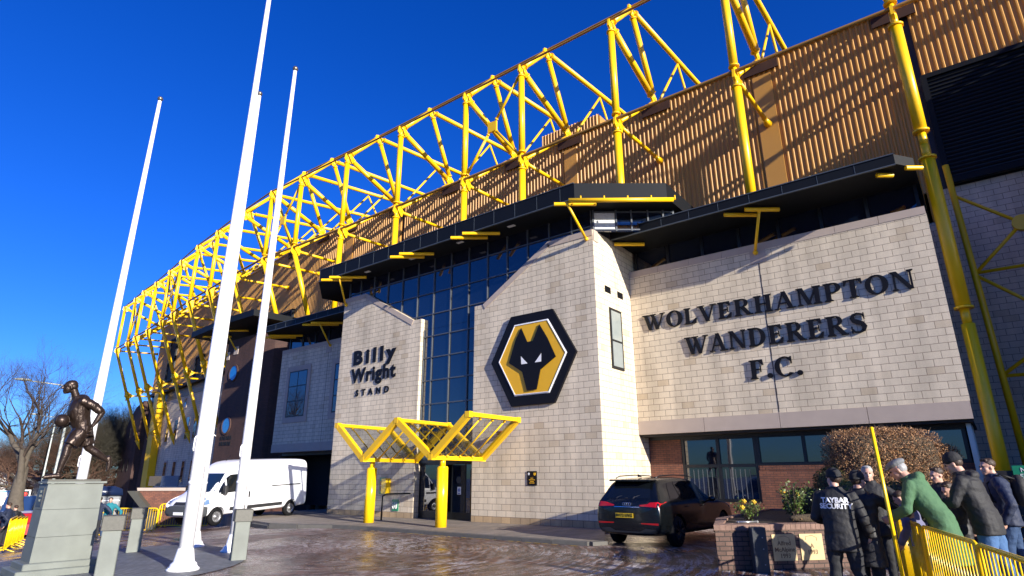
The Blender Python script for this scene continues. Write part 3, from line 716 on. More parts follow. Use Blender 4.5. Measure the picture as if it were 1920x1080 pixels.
for z, ws in ((4.42,(0.2,0.14,0.24,0.12,0.2,0.16)), (4.02,(0.16,0.2,0.12,0.22,0.14,0.2))):
    x = -43.95
    for q in ws:
        s.box((x,21.97,z-0.13),(x+q*0.8,21.999,z+0.13)); x += q+0.1
part('lettering', s, BLACK, sx)
part('bulkhead_light', MB().bbox((-42.9,21.75,1.95),(-42.5,21.999,2.15),0.03), WHITE, sx)
cm_ = part('security_camera', MB().bbox((-44.95,21.45,4.7),(-44.55,21.75,4.95),0.05).tube((-44.7,21.7,4.8),(-44.68,22.0,4.6),0.04), WHITE, sx)
part('doorway', MB().box((-44.3,21.96,-0.3),(-42.2,21.999,1.6)), DKFRAME, sx)
# its own eaves canopy
ec = part('eaves_canopy', MB().plate_z([(-48.8,20.9),(-42.4,20.3),(-38.4,20.3),(-38.1,26),(-48.8,26)], 12.35, 12.8), SLATE, sx)
for q, s_ in (((-44.3,20.9), (-43.4,21.9,10.9)), ((-47.2,21.1), (-44.6,21.95,10.6))):
    outrigger(sx, q, 2.2, 12.25, s_)
part('pad_stone', MB().box((-43.7,21.96,10.5),(-43.1,21.999,11.1)).box((-44.69,21.96,10.2),(-44.3,21.999,10.8)), TRIM, sx)
# brick clerestory behind the left canopy
part('upper_wall', MB().box((-37.6,24.0,11.0),(-34.8,25.6,12.3)), BRICK, sx)
part('recess_wall', MB().box((-38.1,24.6,-0.5),(-36.45,24.9,12.0)), DBRICK, sx)

# unseen blocks, off to the right, added to shade the forecourt and rear wall
nb = struct('shade_blocks', MB().box((8.5, 11.9, -0.5), (8.9, 13.7, 6.85)).box((8.5, 13.71, -0.5), (8.9, 19.2, 3.7)).box((4.8, 20.33, -0.5), (16, 22.99, 13.5)).box((4.8, 23.0, -0.5), (16, 26.0, 16.9)), STONE)
# ================================================================= YELLOW ROOF FRAMES
def sleeve(m, p0, p1, r):         # tube with flanged, narrower ends
    p0 = Vector(p0); p1 = Vector(p1); d = (p1-p0); L = d.length; d.normalize(); e = min(0.5, L*0.12)
    m.tube(p0+d*e, p1-d*e, r, n=12)
    m.tube(p0+d*(e-0.04), p0+d*(e+0.03), r*1.28, n=12); m.tube(p1-d*(e+0.03), p1-d*(e-0.04), r*1.28, n=12)
    m.tube(p0, p0+d*e, r*0.62, n=8); m.tube(p1-d*e, p1, r*0.62, n=8)
    return m
def gusset(m, c, r=0.34, t=0.05):
    c = Vector(c); pts = [(c.y+math.cos(R_(60*k+20))*r, c.z+math.sin(R_(60*k+20))*r) for k in range(6)]
    m.prism(pts, lambda a, b: (c.x-t, a, b), lambda a, b: (c.x+t, a, b))
    for k in range(6):
        a = R_(60*k+20); m.tube((c.x-t-0.03, c.y+math.cos(a)*r*0.6, c.z+math.sin(a)*r*0.6), (c.x+t+0.03, c.y+math.cos(a)*r*0.6, c.z+math.sin(a)*r*0.6), 0.035, n=6)
    return m
def roof_frame(kind):
    f = thing('roof_frame', 'yellow tubular roof frame', 'roof frame', (0, 0, 0), 0, 'yellow tubular roof frames above the stand')
    T = (0, 0, 22.7); T2 = (0, 2.5, 25.4); N = (0, 4.65, 20.85); Mm = (0, 0, 17.1); Rb = (0, 4.55, 17.3); L = (0, 25, 27.7); V = (0, 8.7, 25.75)
    part('upper_post', sleeve(MB(), Mm, T, 0.17), YEL, f)
    part('top_chord', sleeve(MB(), T, T2, 0.15), YEL, f)
    part('back_stay', sleeve(MB(), T, N, 0.165), YEL, f)
    part('inner_post', sleeve(MB(), T2, N, 0.15), YEL, f)
    part('roof_beam', sleeve(MB(), T2, L, 0.15), YEL, f)
    m = MB(); m.tube(V, (0, 5.2, 21.1), 0.075, n=8); m.tube(V, (0, 11.5, 21.6), 0.075, n=8); part('hanger', m, YEL, f)
    part('top_tie', sleeve(MB(), Mm, N, 0.095), YEL, f)
    m = sleeve(MB(), Mm, Rb, 0.095); m.tube((0,4.2,17.28), (0,4.65,17.3), 0.09, 0.2, n=8); part('lower_tie', m, YEL, f)
    part('node_plate', gusset(MB(), (0, 0.12, 22.6), 0.42), YEL, f)
    part('node_plate', gusset(MB(), (0, 2.5, 25.3), 0.36), YEL, f)
    part('node_plate', gusset(MB(), (0, 0.12, 17.1), 0.42), YEL, f)
    part('node_plate', gusset(MB(), (0, 4.5, 20.95), 0.36), YEL, f)
    if kind == 'straight':
        m = sleeve(MB(), (0, 0, 17.1), (0, 0, 10.9), 0.18); part('lower_post', m, YEL, f)
    elif kind == 'ground':
        part('lower_post', sleeve(MB(), (0, 0, 17.1), (0, 0, 11.9), 0.19), YEL, f)
        m = sleeve(MB(), (0, 0, 11.9), (0, 0, 5.9), 0.2); m.tube((0,0,5.9), (0,0,-0.1), 0.18, n=12); part('ground_post', m, YEL, f)
    else:
        a = Vector((0, 0, 17.1)); b_ = Vector((0, 4.4, 5.5))
        k = a.lerp(b_, 0.47)
        m = MB(); m.tube(a, k, 0.17, n=12); m.tube(k, a.lerp(b_, 0.93), 0.16, n=12); m.ball(k, 0.3, 10, 8)
        m.tube(a.lerp(b_, 0.46), a.lerp(b_, 0.44), 0.22, n=12)
        lg = part('raking_leg', m, YEL, f)
        m = MB(); e = a.lerp(b_, 0.93); d = (b_-a).normalized()
        m.tube(e, e+d*0.04, 0.3, n=12); m.tube(e+d*0.04, e+d*1.25, 0.26, 0.03, n=12); part('pointed_foot', m, YEL, lg)
        m = MB(); m.tube(k, k+Vector((0, 4.55-k.y+0.2, 0.1)), 0.085, n=8); m.prism([(k.y-0.1,k.z-0.7),(k.y+0.75,k.z),(k.y-0.1,k.z+0.6)], lambda u, v: (-0.05,u,v), lambda u, v: (0.05,u,v)); part('strut', m, YEL, lg)
    return f
protos = {}
ords = ['first', 'second', 'third', 'fourth', 'fifth', 'sixth', 'seventh', 'eighth', 'ninth', 'tenth', 'eleventh']
flab = {0: 'yellow roof frame off the right edge, beyond the louvre', 1: 'yellow roof frame at the far right edge, in front of the big dark louvre',
 2: 'yellow roof frame whose thick post runs to the ground beside the sunlit wing',
 3: 'yellow roof frame rising from the roof above the word WANDERERS',
 4: 'yellow roof frame rising just behind the chamfered right corner of the tower canopy',
 5: 'yellow roof frame above the right half of the tower, right of the tall crossed bay',
 6: 'yellow roof frame above the glass slot, left of the tall crossed bay',
 7: 'yellow roof frame above the tower canopy, first left of the crossed bay frames',
 8: 'last upright yellow roof frame, its post coming down by the left end of the tower canopy'}
for i in range(9, 20): flab[i] = 'yellow roof frame with a raking leg, %s counting left from the tower canopy end' % ords[i-9]
flab[19] = 'outermost yellow roof frame at the far left end, its raking leg against the sky'
for i, c in enumerate(colx):
    kind = 'ground' if i in (0, 1, 2) else ('straight' if i < 9 else 'raking')
    if kind not in protos: o = protos[kind] = roof_frame(kind)
    else: o = copy_tree(protos[kind])
    n_ = inward(i); o.location = (c[0], c[1], 0); o.rotation_euler = (0, 0, math.atan2(n_.y, n_.x)-math.pi/2)
    o['label'] = flab[i]
# long rails tying the frames together
def railpts(s, z): return [(p.x, p.y, z) for p in offp(s)]
for nm, s, z, r, lab in (('edge_rail', -0.1, 22.85, 0.06, 'upper brown and yellow edge rail linking the tops of all roof posts'),
                    ('edge_rail', 2.5, 25.55, 0.06, 'highest edge rail linking the roof frame peaks'),
                    ('edge_rail', -0.1, 17.3, 0.075, 'lower edge rail running along the top of the ribbed cladding')):
    tag(MB().poly(railpts(s, z), r, 8).build(nm, mat('rail_brown_'+str(z), (0.33,0.17,0.03), 0.5, vary=0.4, scale=1.0)), lab, 'rail', 'rails linking the roof frames')
# crossed bays
def xbrace(i, lab):
    a0 = Vector((*colx[i], 17.3)); a1 = Vector((*colx[i], 22.5)); b0 = Vector((*colx[i+1], 17.3)); b1 = Vector((*colx[i+1], 22.5))
    t = thing('cross_brace', lab, 'brace', (a0+b0)/2, 0, 'crossed braces in the narrow bays'); c = (a0+b1)/2
    for p, q in ((a0, c), (a1, c), (b0, c), (b1, c)):
        part('rod', sleeve(MB(), p, q+(p-q).normalized()*0.1, 0.075), YEL, t)
    d = (b0-a0).normalized(); m = MB(); obox(m, Vector((c.x, c.y, 0)), Vector((d.x, d.y, 0)), Vector((-d.y, d.x, 0)), -0.3, 0.3, -0.05, 0.05, c.z-0.3, c.z+0.3)
    part('hub_plate', m, YEL, t)
for i, lab in ((5, 'large crossed brace in the narrow bay above the glass slot'), (9, 'crossed brace in the narrow bay behind the third flagpole'), (14, 'small crossed brace in the bay right of the far flagpoles'), (17, 'crossed brace in the narrow bay nearest the left end')):
    xbrace(i, lab)
# heavy raking support at the left end, brace frame at the right
t = thing('raking_support', 'broad mustard yellow box section support rising from behind the low brick wall', 'support', (-77.7, 31.1, -0.9))
m = MB(); 
for (p, q, wd) in (((-77.9,30.9,11.5), (-77.6,31.1,-0.9), 0.75),):
    p = Vector(p); q = Vector(q); m.add([(q.x-wd,q.y-.4,q.z),(q.x+wd,q.y-.4,q.z),(q.x+wd,q.y+.4,q.z),(q.x-wd,q.y+.4,q.z),(p.x-.5,p.y-.4,p.z),(p.x+.5,p.y-.4,p.z),(p.x+.5,p.y+.4,p.z),(p.x-.5,p.y+.4,p.z)], [(0,3,2,1),(4,5,6,7),(0,1,5,4),(1,2,6,5),(2,3,7,6),(3,0,4,7)])
part('box_leg', m, YEL, t)
m = MB(); m.tube((-77.9,30.4,6.6), (-73.9,29.9,7.6), 0.07); m.tube((-77.9,30.4,6.6), (-74.0,30.0,6.2), 0.07)
part('stay', m, YEL, t)
t = thing('wall_bracing', 'shaded yellow cross bracing with round hubs on the far right wall', 'bracing', (3.0, 24.0, 0))
part('post', MB().tube((0.72,24.0,-0.1), (0.55,24.0,12.0), 0.10, n=12), YEL, t)
for (p, q) in (((0.6,10.8),(2.1,9.4)), ((2.1,9.4),(0.65,8.0)), ((2.1,9.4),(5.3,10.9)), ((2.1,9.4),(5.3,7.9)), ((0.65,8.0),(5.3,8.0)), ((0.65,7.9),(2.6,6.0)), ((0.7,4.65),(2.6,6.0)), ((0.7,4.6),(5.3,4.6)), ((2.6,6.0),(5.3,7.9)), ((2.6,6.0),(5.3,4.7))):
    part('rod', MB().tube((p[0],24.0,p[1]), (q[0],24.0,q[1]), 0.055, n=8), YEL, t)
for q in ((2.1,9.4), (2.6,6.0)): part('hub', MB().tube((q[0],23.9,q[1]), (q[0],24.1,q[1]), 0.26, n=16), YEL, t)

# ================================================================= EMBLEM AND LETTERING
E0 = Vector((-13.5, 18.65, 6.08))
em = thing('club_emblem', 'large black and gold hexagonal wolf head emblem on the tower wall', 'emblem', E0)
def eplate(poly, y0, y1, bev=0.0): return MB().plate_y([(E0.x+a, E0.z+b) for a, b in poly], 18.65-y1, 18.65-y0)
def hexp(R, k=1.0): return [(R*math.cos(R_(60*i)), R*math.sin(R_(60*i))*k) for i in range(6)]
part('backplate', eplate(hexp(2.04, 1.02), 0.0, 0.115), BLACK, em)
part('rim', eplate(hexp(1.65, 1.0), 0.116, 0.126), WHITEM, em)
part('field', eplate(hexp(1.58, 1.0), 0.127, 0.133), GOLD, em)
o_, i_ = hexp(1.612, 1.0), hexp(1.582, 1.0); m = MB()
for k in range(6):
    j = (k+1) % 6; m.plate_y([(E0.x+a, E0.z+b) for a, b in (o_[k], o_[j], i_[j], i_[k])], 18.50, 18.522)
part('inner_rim', m, WHITEM, em)
wolf = [(-0.46,1.24),(-0.17,0.64),(0.11,0.64),(0.43,1.26),(0.80,0.66),(1.16,-0.10),(0.44,-0.52),(0.25,-1.25),(-0.20,-1.27),(-0.42,-0.52),(-1.08,-0.10),(-0.74,0.78)]
wf = part('wolf_head', eplate(wolf, 0.134, 0.175), BLACK, em)
part('eye', eplate([(-0.47,0.10),(-0.45,-0.22),(-0.15,-0.22)], 0.176, 0.18), WHITEM, wf)
part('eye', eplate([(0.20,-0.22),(0.50,-0.22),(0.51,0.10)], 0.176, 0.18), WHITEM, wf)

SN = 12
def glyph(ch):
    """bold roman capital: list of convex polygons in a unit-high box, and its width"""
    T, t, s, e = 0.21, 0.075, 0.055, 0.085
    P_ = []
    def rect(a, b, c, d): P_.append([(a,b),(c,b),(c,d),(a,d)])
    def stem(x, w=T, top=True, bot=True):
        rect(x, 0, x+w, 1)
        if bot: P_.append([(x-e,0),(x+w+e,0),(x+w+e,s*0.7),(x+w,s*1.9),(x,s*1.9),(x-e,s*0.7)])
        if top: P_.append([(x-e,1),(x-e,1-s*0.7),(x,1-s*1.9),(x+w,1-s*1.9),(x+w+e,1-s*0.7),(x+w+e,1)])
    def diag(x0, y0, x1, y1, w): P_.append([(x0,y0),(x0+w,y0),(x1+w,y1),(x1,y1)])
    def ser(x0, x1, y): rect(x0, y, x1, y+s)
    def ring(cx, cy, rx, ry, tx, ty, a0, a1, n=SN):
        for k in range(n):
            u, v = R_(a0+(a1-a0)*k/n), R_(a0+(a1-a0)*(k+1)/n)
            P_.append([(cx+rx*math.cos(u), cy+ry*math.sin(u)), (cx+rx*math.cos(v), cy+ry*math.sin(v)), (cx+(rx-tx)*math.cos(v), cy+(ry-ty)*math.sin(v)), (cx+(rx-tx)*math.cos(u), cy+(ry-ty)*math.sin(u))])
    if ch == 'W':
        diag(0.02,1,0.28,0,T*.9); diag(0.58,0.97,0.33,0,t); diag(0.44,1,0.70,0,T*.9); diag(1.12,1,0.78,0,t)
        ser(-.06,.32,1-s); ser(.36,.74,1-s); ser(.98,1.28,1-s); return P_, 1.24
    if ch == 'O': ring(0.46,0.5,0.46,0.52,0.23,0.06,0,360,28); return P_, 0.92
    if ch == 'C': ring(0.46,0.5,0.46,0.52,0.23,0.06,48,318,22); rect(0.72,0.62,0.78,1.0); P_.append([(0.60,0.9),(0.78,0.66),(0.78,0.86),(0.70,0.98)]); return P_, 0.86
    if ch == 'L': stem(e); rect(e,0,0.66,s); P_.append([(0.38,s),(0.66,s),(0.70,0.33),(0.64,0.33)]); return P_, 0.72
    if ch == 'E': stem(e); rect(e,0,0.66,s); P_.append([(0.42,s),(0.66,s),(0.71,0.30),(0.65,0.30)]); rect(e,1-s,0.64,1); P_.append([(0.42,1-s),(0.64,1-s),(0.66,0.74),(0.60,0.74)]); rect(e,0.49,0.52,0.49+s); rect(0.49,0.36,0.54,0.66); return P_, 0.74
    if ch == 'F': stem(e); rect(e,1-s,0.64,1); P_.append([(0.42,1-s),(0.64,1-s),(0.67,0.70),(0.60,0.70)]); rect(e,0.47,0.52,0.47+s); rect(0.49,0.34,0.54,0.66); return P_, 0.70
    if ch == 'V': diag(0.02,1,0.36,0,T); diag(0.76,1,0.44,0,t); ser(-.06,.33,1-s); ser(.62,.96,1-s); return P_, 0.92
    if ch == 'A': diag(0.06,0,0.38,1,t); diag(0.62,0,0.32,1,T); rect(0.18,0.30,0.62,0.30+s); ser(-.03,.25,0); ser(.52,.93,0); return P_, 0.92
    if ch == 'R': stem(e); ring(0.42,0.745,0.30,0.255,0.19,0.06,-90,90,10); rect(e,1-s-.005,0.42,1-.002); rect(e,0.49,0.42,0.49+s); P_.append([(0.30,0.50),(0.52,0.53),(0.86,0.02),(0.62,0.0)]); ser(.60,.92,0); return P_, 0.90
    if ch == 'P': stem(e); ring(0.40,0.72,0.34,0.28,0.20,0.06,-90,90,10); rect(e,1-s-.005,0.40,1-.002); rect(e,0.44,0.40,0.44+s); return P_, 0.76
    if ch == 'H': stem(e); stem(0.58); rect(e,0.47,0.7,0.47+s); return P_, 0.90
    if ch == 'M': stem(e, t+.01); stem(0.80); diag(0.10,1,0.44,0.02,T*.95); diag(0.86,1,0.47,0.02,t); return P_, 1.10
    if ch == 'N': stem(e, t+.01); stem(0.72, t+.01, bot=False); diag(0.06,1,0.62,0.0,T*.95); return P_, 0.90
    if ch == 'T': stem(0.27, top=False); rect(0,1-s,0.76,1); P_.append([(0.0,1-s),(0.16,1-s),(0.05,0.70),(0.0,0.70)]); P_.append([(0.60,1-s),(0.76,1-s),(0.76,0.70),(0.71,0.70)]); return P_, 0.76
    if ch == 'D': stem(e); ring(0.36,0.5,0.50,0.5,0.23,0.06,-90,90,14); rect(e,1-s-.005,0.36,1-.002); rect(e,0.002,0.36,s); return P_, 0.90
    if ch == 'S':
        cl = [(0.62,0.80),(0.55,0.92),(0.36,0.97),(0.20,0.90),(0.14,0.76),(0.20,0.62),(0.36,0.53),(0.52,0.44),(0.60,0.30),(0.55,0.13),(0.38,0.03),(0.20,0.06),(0.09,0.20)]
        th = [.05,.035,.04,.07,.10,.11,.115,.115,.11,.08,.04,.035,.05]
        L_, Rr = [], []
        for k, (x, y) in enumerate(cl):
            a = cl[max(0,k-1)]; b = cl[min(len(cl)-1,k+1)]; d = Vector((b[0]-a[0], b[1]-a[1])).normalized(); n_ = Vector((-d.y, d.x))*th[k]
            L_.append((x+n_.x, y+n_.y)); Rr.append((x-n_.x, y-n_.y))
        for k in range(len(cl)-1): P_.append([L_[k], L_[k+1], Rr[k+1], Rr[k]])
        rect(0.60,0.66,0.65,0.98); rect(0.05,0.02,0.10,0.36); return P_, 0.70
    if ch == '.': ring(0.12,0.11,0.13,0.13,0.129,0.129,0,360,12); return P_, 0.26
    return P_, 0.4
def serif_sign(name, txt, x0, x1, z0, h, y, depth, label, gap=0.10, hs=None):
    t = thing(name, label, 'lettering', ((x0+x1)/2, y, z0))
    tot = sum(glyph(c)[1] for c in txt)+gap*(len(txt)-1); k = (x1-x0)/tot; x = x0
    for ci, c in enumerate(txt):
        g_, w_ = glyph(c); hh = h*(hs if (hs and ci == 0) else 1); m = MB()
        for q, pl in enumerate(g_):
            m.plate_y([(x+a*k, z0+b*hh) for a, b in pl], y-depth-0.0012*(q % 9), y-0.02+0.0005*(q % 9))
        if c != ' ':
            part('letter', m, BLACK, t)
        x += (w_+gap)*k
    return t
serif_sign('wall_lettering', 'WOLVERHAMPTON', -10.05, -0.92, 7.17, 0.62, 21.5, 0.062, 'black raised letters WOLVERHAMPTON, top line on the sunlit wing', hs=1.0)
serif_sign('wall_lettering', 'WANDERERS', -8.42, -2.42, 6.0, 0.66, 21.5, 0.062, 'black raised letters WANDERERS, middle line on the sunlit wing')
serif_sign('wall_lettering', 'F.C.', -6.2, -4.48, 4.86, 0.66, 21.5, 0.062, 'black raised letters F.C., bottom line on the sunlit wing')
def sans_sign(txt, cx, cz, size, bold, y, depth, label, sx=1.0, spacing=1.0):
    t = thing('wall_lettering', label, 'lettering', (cx, y, cz))
    # one mesh per letter, laid out by advance widths
    full = text_mb(txt, size, bold, depth, spacing); xs0 = min(p.x for p in full.v); xs1 = max(p.x for p in full.v); wtot = (xs1-xs0)
    x = xs0
    for k, ch in enumerate(txt):
        if ch == ' ': continue
        pre = text_mb(txt[:k+1], size, bold, depth, spacing, align='LEFT'); one = text_mb(ch, size, bold, depth, spacing, align='LEFT')
        xr = max(p.x for p in pre.v); xo = max(p.x for p in one.v)
        for p in one.v: p.x += xr-xo-wtot/2
        m = facing((cx, y-depth/2-0.012, cz), (1,0,0))
        for p in one.v: p.x *= sx
        part('letter', xf(one, m), BLACK, t)
sans_sign('Billy', -23.15, 7.38, 0.95, 0.042, 18.65, 0.035, 'black raised letters Billy, top line on the left half of the tower', sx=1.34, spacing=1.4)
sans_sign('Wright', -23.1, 6.48, 0.94, 0.030, 18.65, 0.035, 'black raised letters Wright, below Billy on the tower', sx=1.06, spacing=1.14)
sans_sign('STAND', -23.12, 5.62, 0.42, 0.014, 18.65, 0.025, 'small widely spaced black letters STAND on the tower', sx=1.12, spacing=2.0)

# small fittings on the tower
t = thing('wall_plaque', 'small black plaque with gold crests right of the entrance', 'plaque', (-13.6, 18.65, 1.6))
part('plate', MB().box((-13.83,18.62,1.36),(-13.4,18.649,1.86)), BLACK, t)
m = MB()
for i, (z, w_) in enumerate(((1.60,.12),(1.54,.26),(1.485,.16),(1.43,.22))): m.box((-13.615-w_/2,18.612,z),(-13.615+w_/2,18.619,z+0.022))
part('engraved_line', m, GOLD, t)
m = MB().plate_y([(-13.78+0.04*math.cos(R_(60*k))+0.03, 1.76+0.05*math.sin(R_(60*k))) for k in range(6)], 18.612, 18.619); part('crest', m, WHITEM, t)
m = MB().plate_y([(-13.53,1.8),(-13.43,1.8),(-13.43,1.73),(-13.48,1.69),(-13.53,1.73)], 18.612, 18.619); part('crest', m, GOLD, t)
t = thing('floodlight', 'small red brown bulkhead light on the tower wall', 'light fitting', (-15.0, 18.5, 3.3))
part('housing', MB().bbox((-15.15,18.38,3.22),(-14.85,18.62,3.36),0.03), mat('rusty_red', (0.25,0.05,0.03), 0.5), t); part('arm', MB().tube((-15,18.55,3.22),(-15,18.66,3.1),0.03), BLACK, t)
t = thing('defibrillator_cabinet', 'yellow cabinet with a green sign board behind the left canopy post', 'cabinet', (-21.8, 18.5, 1.2))
part('box', MB().bbox((-21.72,18.36,0.98),(-21.38,18.649,1.62),0.03), YPOST, t)
bd = part('board', MB().box((-22.12,18.60,0.95),(-21.73,18.62,1.66)), GREEN, t)
part('poster', MB().box((-22.06,18.59,1.08),(-21.79,18.599,1.5)), mat('poster_orange', (0.35,0.16,0.05), 0.5, vary=0.8, scale=25), bd)
part('logo', MB().plate_y([(-22.02,1.3),(-21.85,1.3),(-21.85,1.38)], 18.58, 18.589), WHITEM, bd)
t = thing('green_sign', 'small green sign with white curved marks low on the tower wall', 'sign', (-20.95, 18.62, 0.5))
part('plate', MB().box((-21.22,18.62,0.27),(-20.82,18.649,0.74)), GREEN, t)
m = MB()
for cx_ in (-21.12, -20.95): m.poly([(cx_-0.05,18.615,0.64),(cx_-0.05,18.615,0.44),(cx_-0.03,18.615,0.37),(cx_+0.02,18.615,0.36),(cx_+0.05,18.615,0.42),(cx_+0.05,18.615,0.64)], 0.016, 6)
part('mark', m, WHITEM, t)
def handrail(pts, label, hgt=1.0):
    t = thing('handrail', label, 'handrail', pts[0])
    part('rail', MB().poly(pts, 0.034, 8), BLACK, t); return t
handrail([(-20.2,17.2,0),(-20.2,17.2,0.92),(-20.12,17.35,1.0),(-19.95,18.5,1.0)], 'black hooped handrail left of the entrance doors')

# ================================================================= ENTRANCE CANOPY
cp = thing('entrance_canopy', 'yellow W shaped steel and glass canopy on two posts over the entrance', 'canopy', (-17.4, 15.9, 0))
xs_ = [-20.98, -19.2, -17.38, -15.5, -13.8]; zz = [3.68, 2.32, 3.68, 2.32, 3.68]; y0, y1 = 15.3, 18.0
def beam(m, p, q, w_=0.085, h_=0.11):
    p = Vector(p); q = Vector(q); d = (q-p).normalized(); sdir = d.cross(Vector((0,1,0))) if abs(d.y) < 0.9 else Vector((1,0,0)); sdir.normalize(); u = sdir.cross(d).normalized()
    vs = []
    for e in (p, q):
        for a_, b_ in ((-1,-1),(1,-1),(1,1),(-1,1)): vs.append(e+sdir*h_*a_+u*w_*b_)
    m.add(vs, [(0,1,2,3),(7,6,5,4),(0,4,5,1),(1,5,6,2),(2,6,7,3),(3,7,4,0)]); return m
CG, n, l, b = newmat('canopy_glass'); n.remove(b)
tr_n = n.new('ShaderNodeBsdfTransparent'); tr_n.inputs[0].default_value = lin(0.80,0.82,0.83); gl_n = n.new('ShaderNodeBsdfGlossy'); gl_n.inputs['Roughness'].default_value = 0.05
mx_n = n.new('ShaderNodeMixShader'); mx_n.inputs[0].default_value = 0.08; l.new(tr_n.outputs[0], mx_n.inputs[1]); l.new(gl_n.outputs[0], mx_n.inputs[2])
l.new(mx_n.outputs[0], n['Material Output'].inputs['Surface'])
for k in range(4):
    a = Vector((xs_[k], 0, zz[k])); b_ = Vector((xs_[k+1], 0, zz[k+1])); d = (b_-a).normalized()
    pn = MB(); beam(pn, (a.x,y1,a.z), (b_.x,y1,b_.z)); part('frame', pn, YEL, cp); pn = MB(); beam(pn, (a.x,y0,a.z), (b_.x,y0,b_.z)); fr = part('frame', pn, YEL, cp)
    nrm = Vector((-d.z, 0, d.x)); 
    if nrm.z < 0: nrm = -nrm
    gm = MB(); aa = a+d*0.1; bb = b_-d*0.1
    vs = []
    for off_ in (0.03, 0.045):
        for (pp, yy) in ((aa,y0+0.09),(bb,y0+0.09),(bb,y1-0.09),(aa,y1-0.09)): q = pp+nrm*off_; vs.append((q.x, yy, q.z))
    gm.add(vs, [(0,3,2,1),(4,5,6,7),(0,1,5,4),(1,2,6,5),(2,3,7,6),(3,0,4,7)]); part('glass_panel', gm, CG, fr)
    rb = MB()
    for q in (0.25, 0.5, 0.75):
        yy = y0+(y1-y0)*q; rb.tube(tuple(a+d*0.08+nrm*-0.03+Vector((0,yy,0))), tuple(b_-d*0.08+nrm*-0.03+Vector((0,yy,0))), 0.03, n=8)
        for e in (a+d*0.12, b_-d*0.12): rb.ball(e+Vector((0,yy,0))-nrm*0.03, 0.055, 8, 6)
    part('glazing_bar', rb, YEL, fr)
for k in range(5):
    m = MB(); beam(m, (xs_[k],y0-0.09,zz[k]+(0.005 if zz[k]>3 else -0.02)), (xs_[k],y1+0.09,zz[k]+(0.005 if zz[k]>3 else -0.02)), 0.07, 0.09 if zz[k] > 3 else 0.075); part('purlin', m, YEL, cp)
for k in range(5):
    for yy in (y0, y1): part('node_block', MB().box((xs_[k]-0.10, yy-0.094, zz[k]-0.10), (xs_[k]+0.10, yy+0.094, zz[k]+0.10)), YEL, cp)
for x in (-19.42, -15.56):
    m = MB(); m.tube((x,15.92,0), (x,15.92,1.98), 0.2, n=24); m.tube((x,15.92,1.98), (x,15.92,2.02), 0.2, 0.17, n=24); m.tube((x,15.92,2.0), (x,15.92,2.3), 0.1, n=16)
    part('post', m, YPOST, cp)

# ================================================================= FLAGPOLES
def flagpole(H_, r0=0.135, r1=0.055):
    f = thing('flagpole', 'white flagpole', 'flagpole', (0,0,0), 0, 'white flagpoles on the grey setts')
    m = MB(); m.poly([(0,0,0.35),(0,0,H_*0.33),(0,0,H_*0.66),(0,0,H_)], [r0, r0*0.86, r0*0.62, r1], 20); part('pole', m, WHITE, f)
    m = MB(); m.poly([(0,0,0),(0,0,0.03),(0,0,0.06),(0,0,0.12),(0,0,0.16),(0,0,0.3),(0,0,0.40)], [0.30,0.30,0.25,0.235,0.19,0.165,0.14], 24)
    for k in range(8): a = R_(45*k); m.tube((0.265*math.cos(a),0.265*math.sin(a),0.02),(0.265*math.cos(a),0.265*math.sin(a),0.06),0.02,n=6)
    part('base', m, WHITE, f)
    m = MB(); m.ball((0,0,H_+0.09), 0.085, 14, 10); m.tube((0,0,H_-0.02),(0,0,H_+0.03),0.05); part('finial', m, mat('tarnished_ball', (0.2,0.17,0.13), 0.35, metal=0.7), f)
    m = MB(); m.poly([(0.0,-r0*0.95,2.55),(0.0,-r0*0.99-0.02,2.5),(0.0,-r0*1.0-0.02,2.3),(0.0,-r0-0.01,2.25)], 0.015, 6); m.tube((0,0,1.6),(0,0,1.66),r0*1.02,n=20); part('cleat', m, WHITE, f)
    m = MB(); m.poly([(r1,-0.01,H_-0.1),(r0*0.9+0.02,-0.06,H_*0.4),(r0+0.012,-0.05,2.5),(r0+0.01,-0.03,1.6)], 0.006, 5); part('halyard', m, WHITE, f)
    return f
FP = flagpole(1.0) if False else None
poles = [((-12.98,6.12), 'nearest white flagpole, running out of the top of the picture'), ((-17.35,8.35), 'white flagpole close behind the nearest one'), ((-15.28,8.37), 'white flagpole rising behind the right hand stone bollard'), ((-20.0,6.3), 'white flagpole rising behind the bronze statue')]
fpo = None
for (x, y), lab in poles:
    if fpo is None: fpo = o = flagpole(14.1)
    else: o = copy_tree(fpo)
    o.location = (x, y, gz(x, y)+0.005); o['label'] = lab

# ================================================================= BOLLARDS
bo = thing('stone_bollard', 'grey bollard', 'bollard', (0,0,0), 0, 'square grey granite bollards with dark caps')
part('shaft', MB().bbox((-0.155,-0.155,0),(0.155,0.155,0.80),0.012), GRANITE, bo)
part('cap', MB().bbox((-0.185,-0.185,0.80),(0.185,0.185,1.06),0.014), DGRAN, bo)
bls = [((-13.68,7.62), 'square granite bollard in front of the third flagpole, nearest the entrance'), ((-17.75,7.05), 'small looking granite bollard behind the nearest flagpole base, to its left'), ((-13.35,4.88), 'large granite bollard standing in front of the statue plinth'), ((-17.9,2.9), 'granite bollard cut by the left edge of the picture')]
for k, ((x, y), lab) in enumerate(bls):
    o = bo if k == 0 else copy_tree(bo)
    o.location = (x, y, gz(x, y)); o.rotation_euler = (0,0,R_(68)); o['label'] = lab

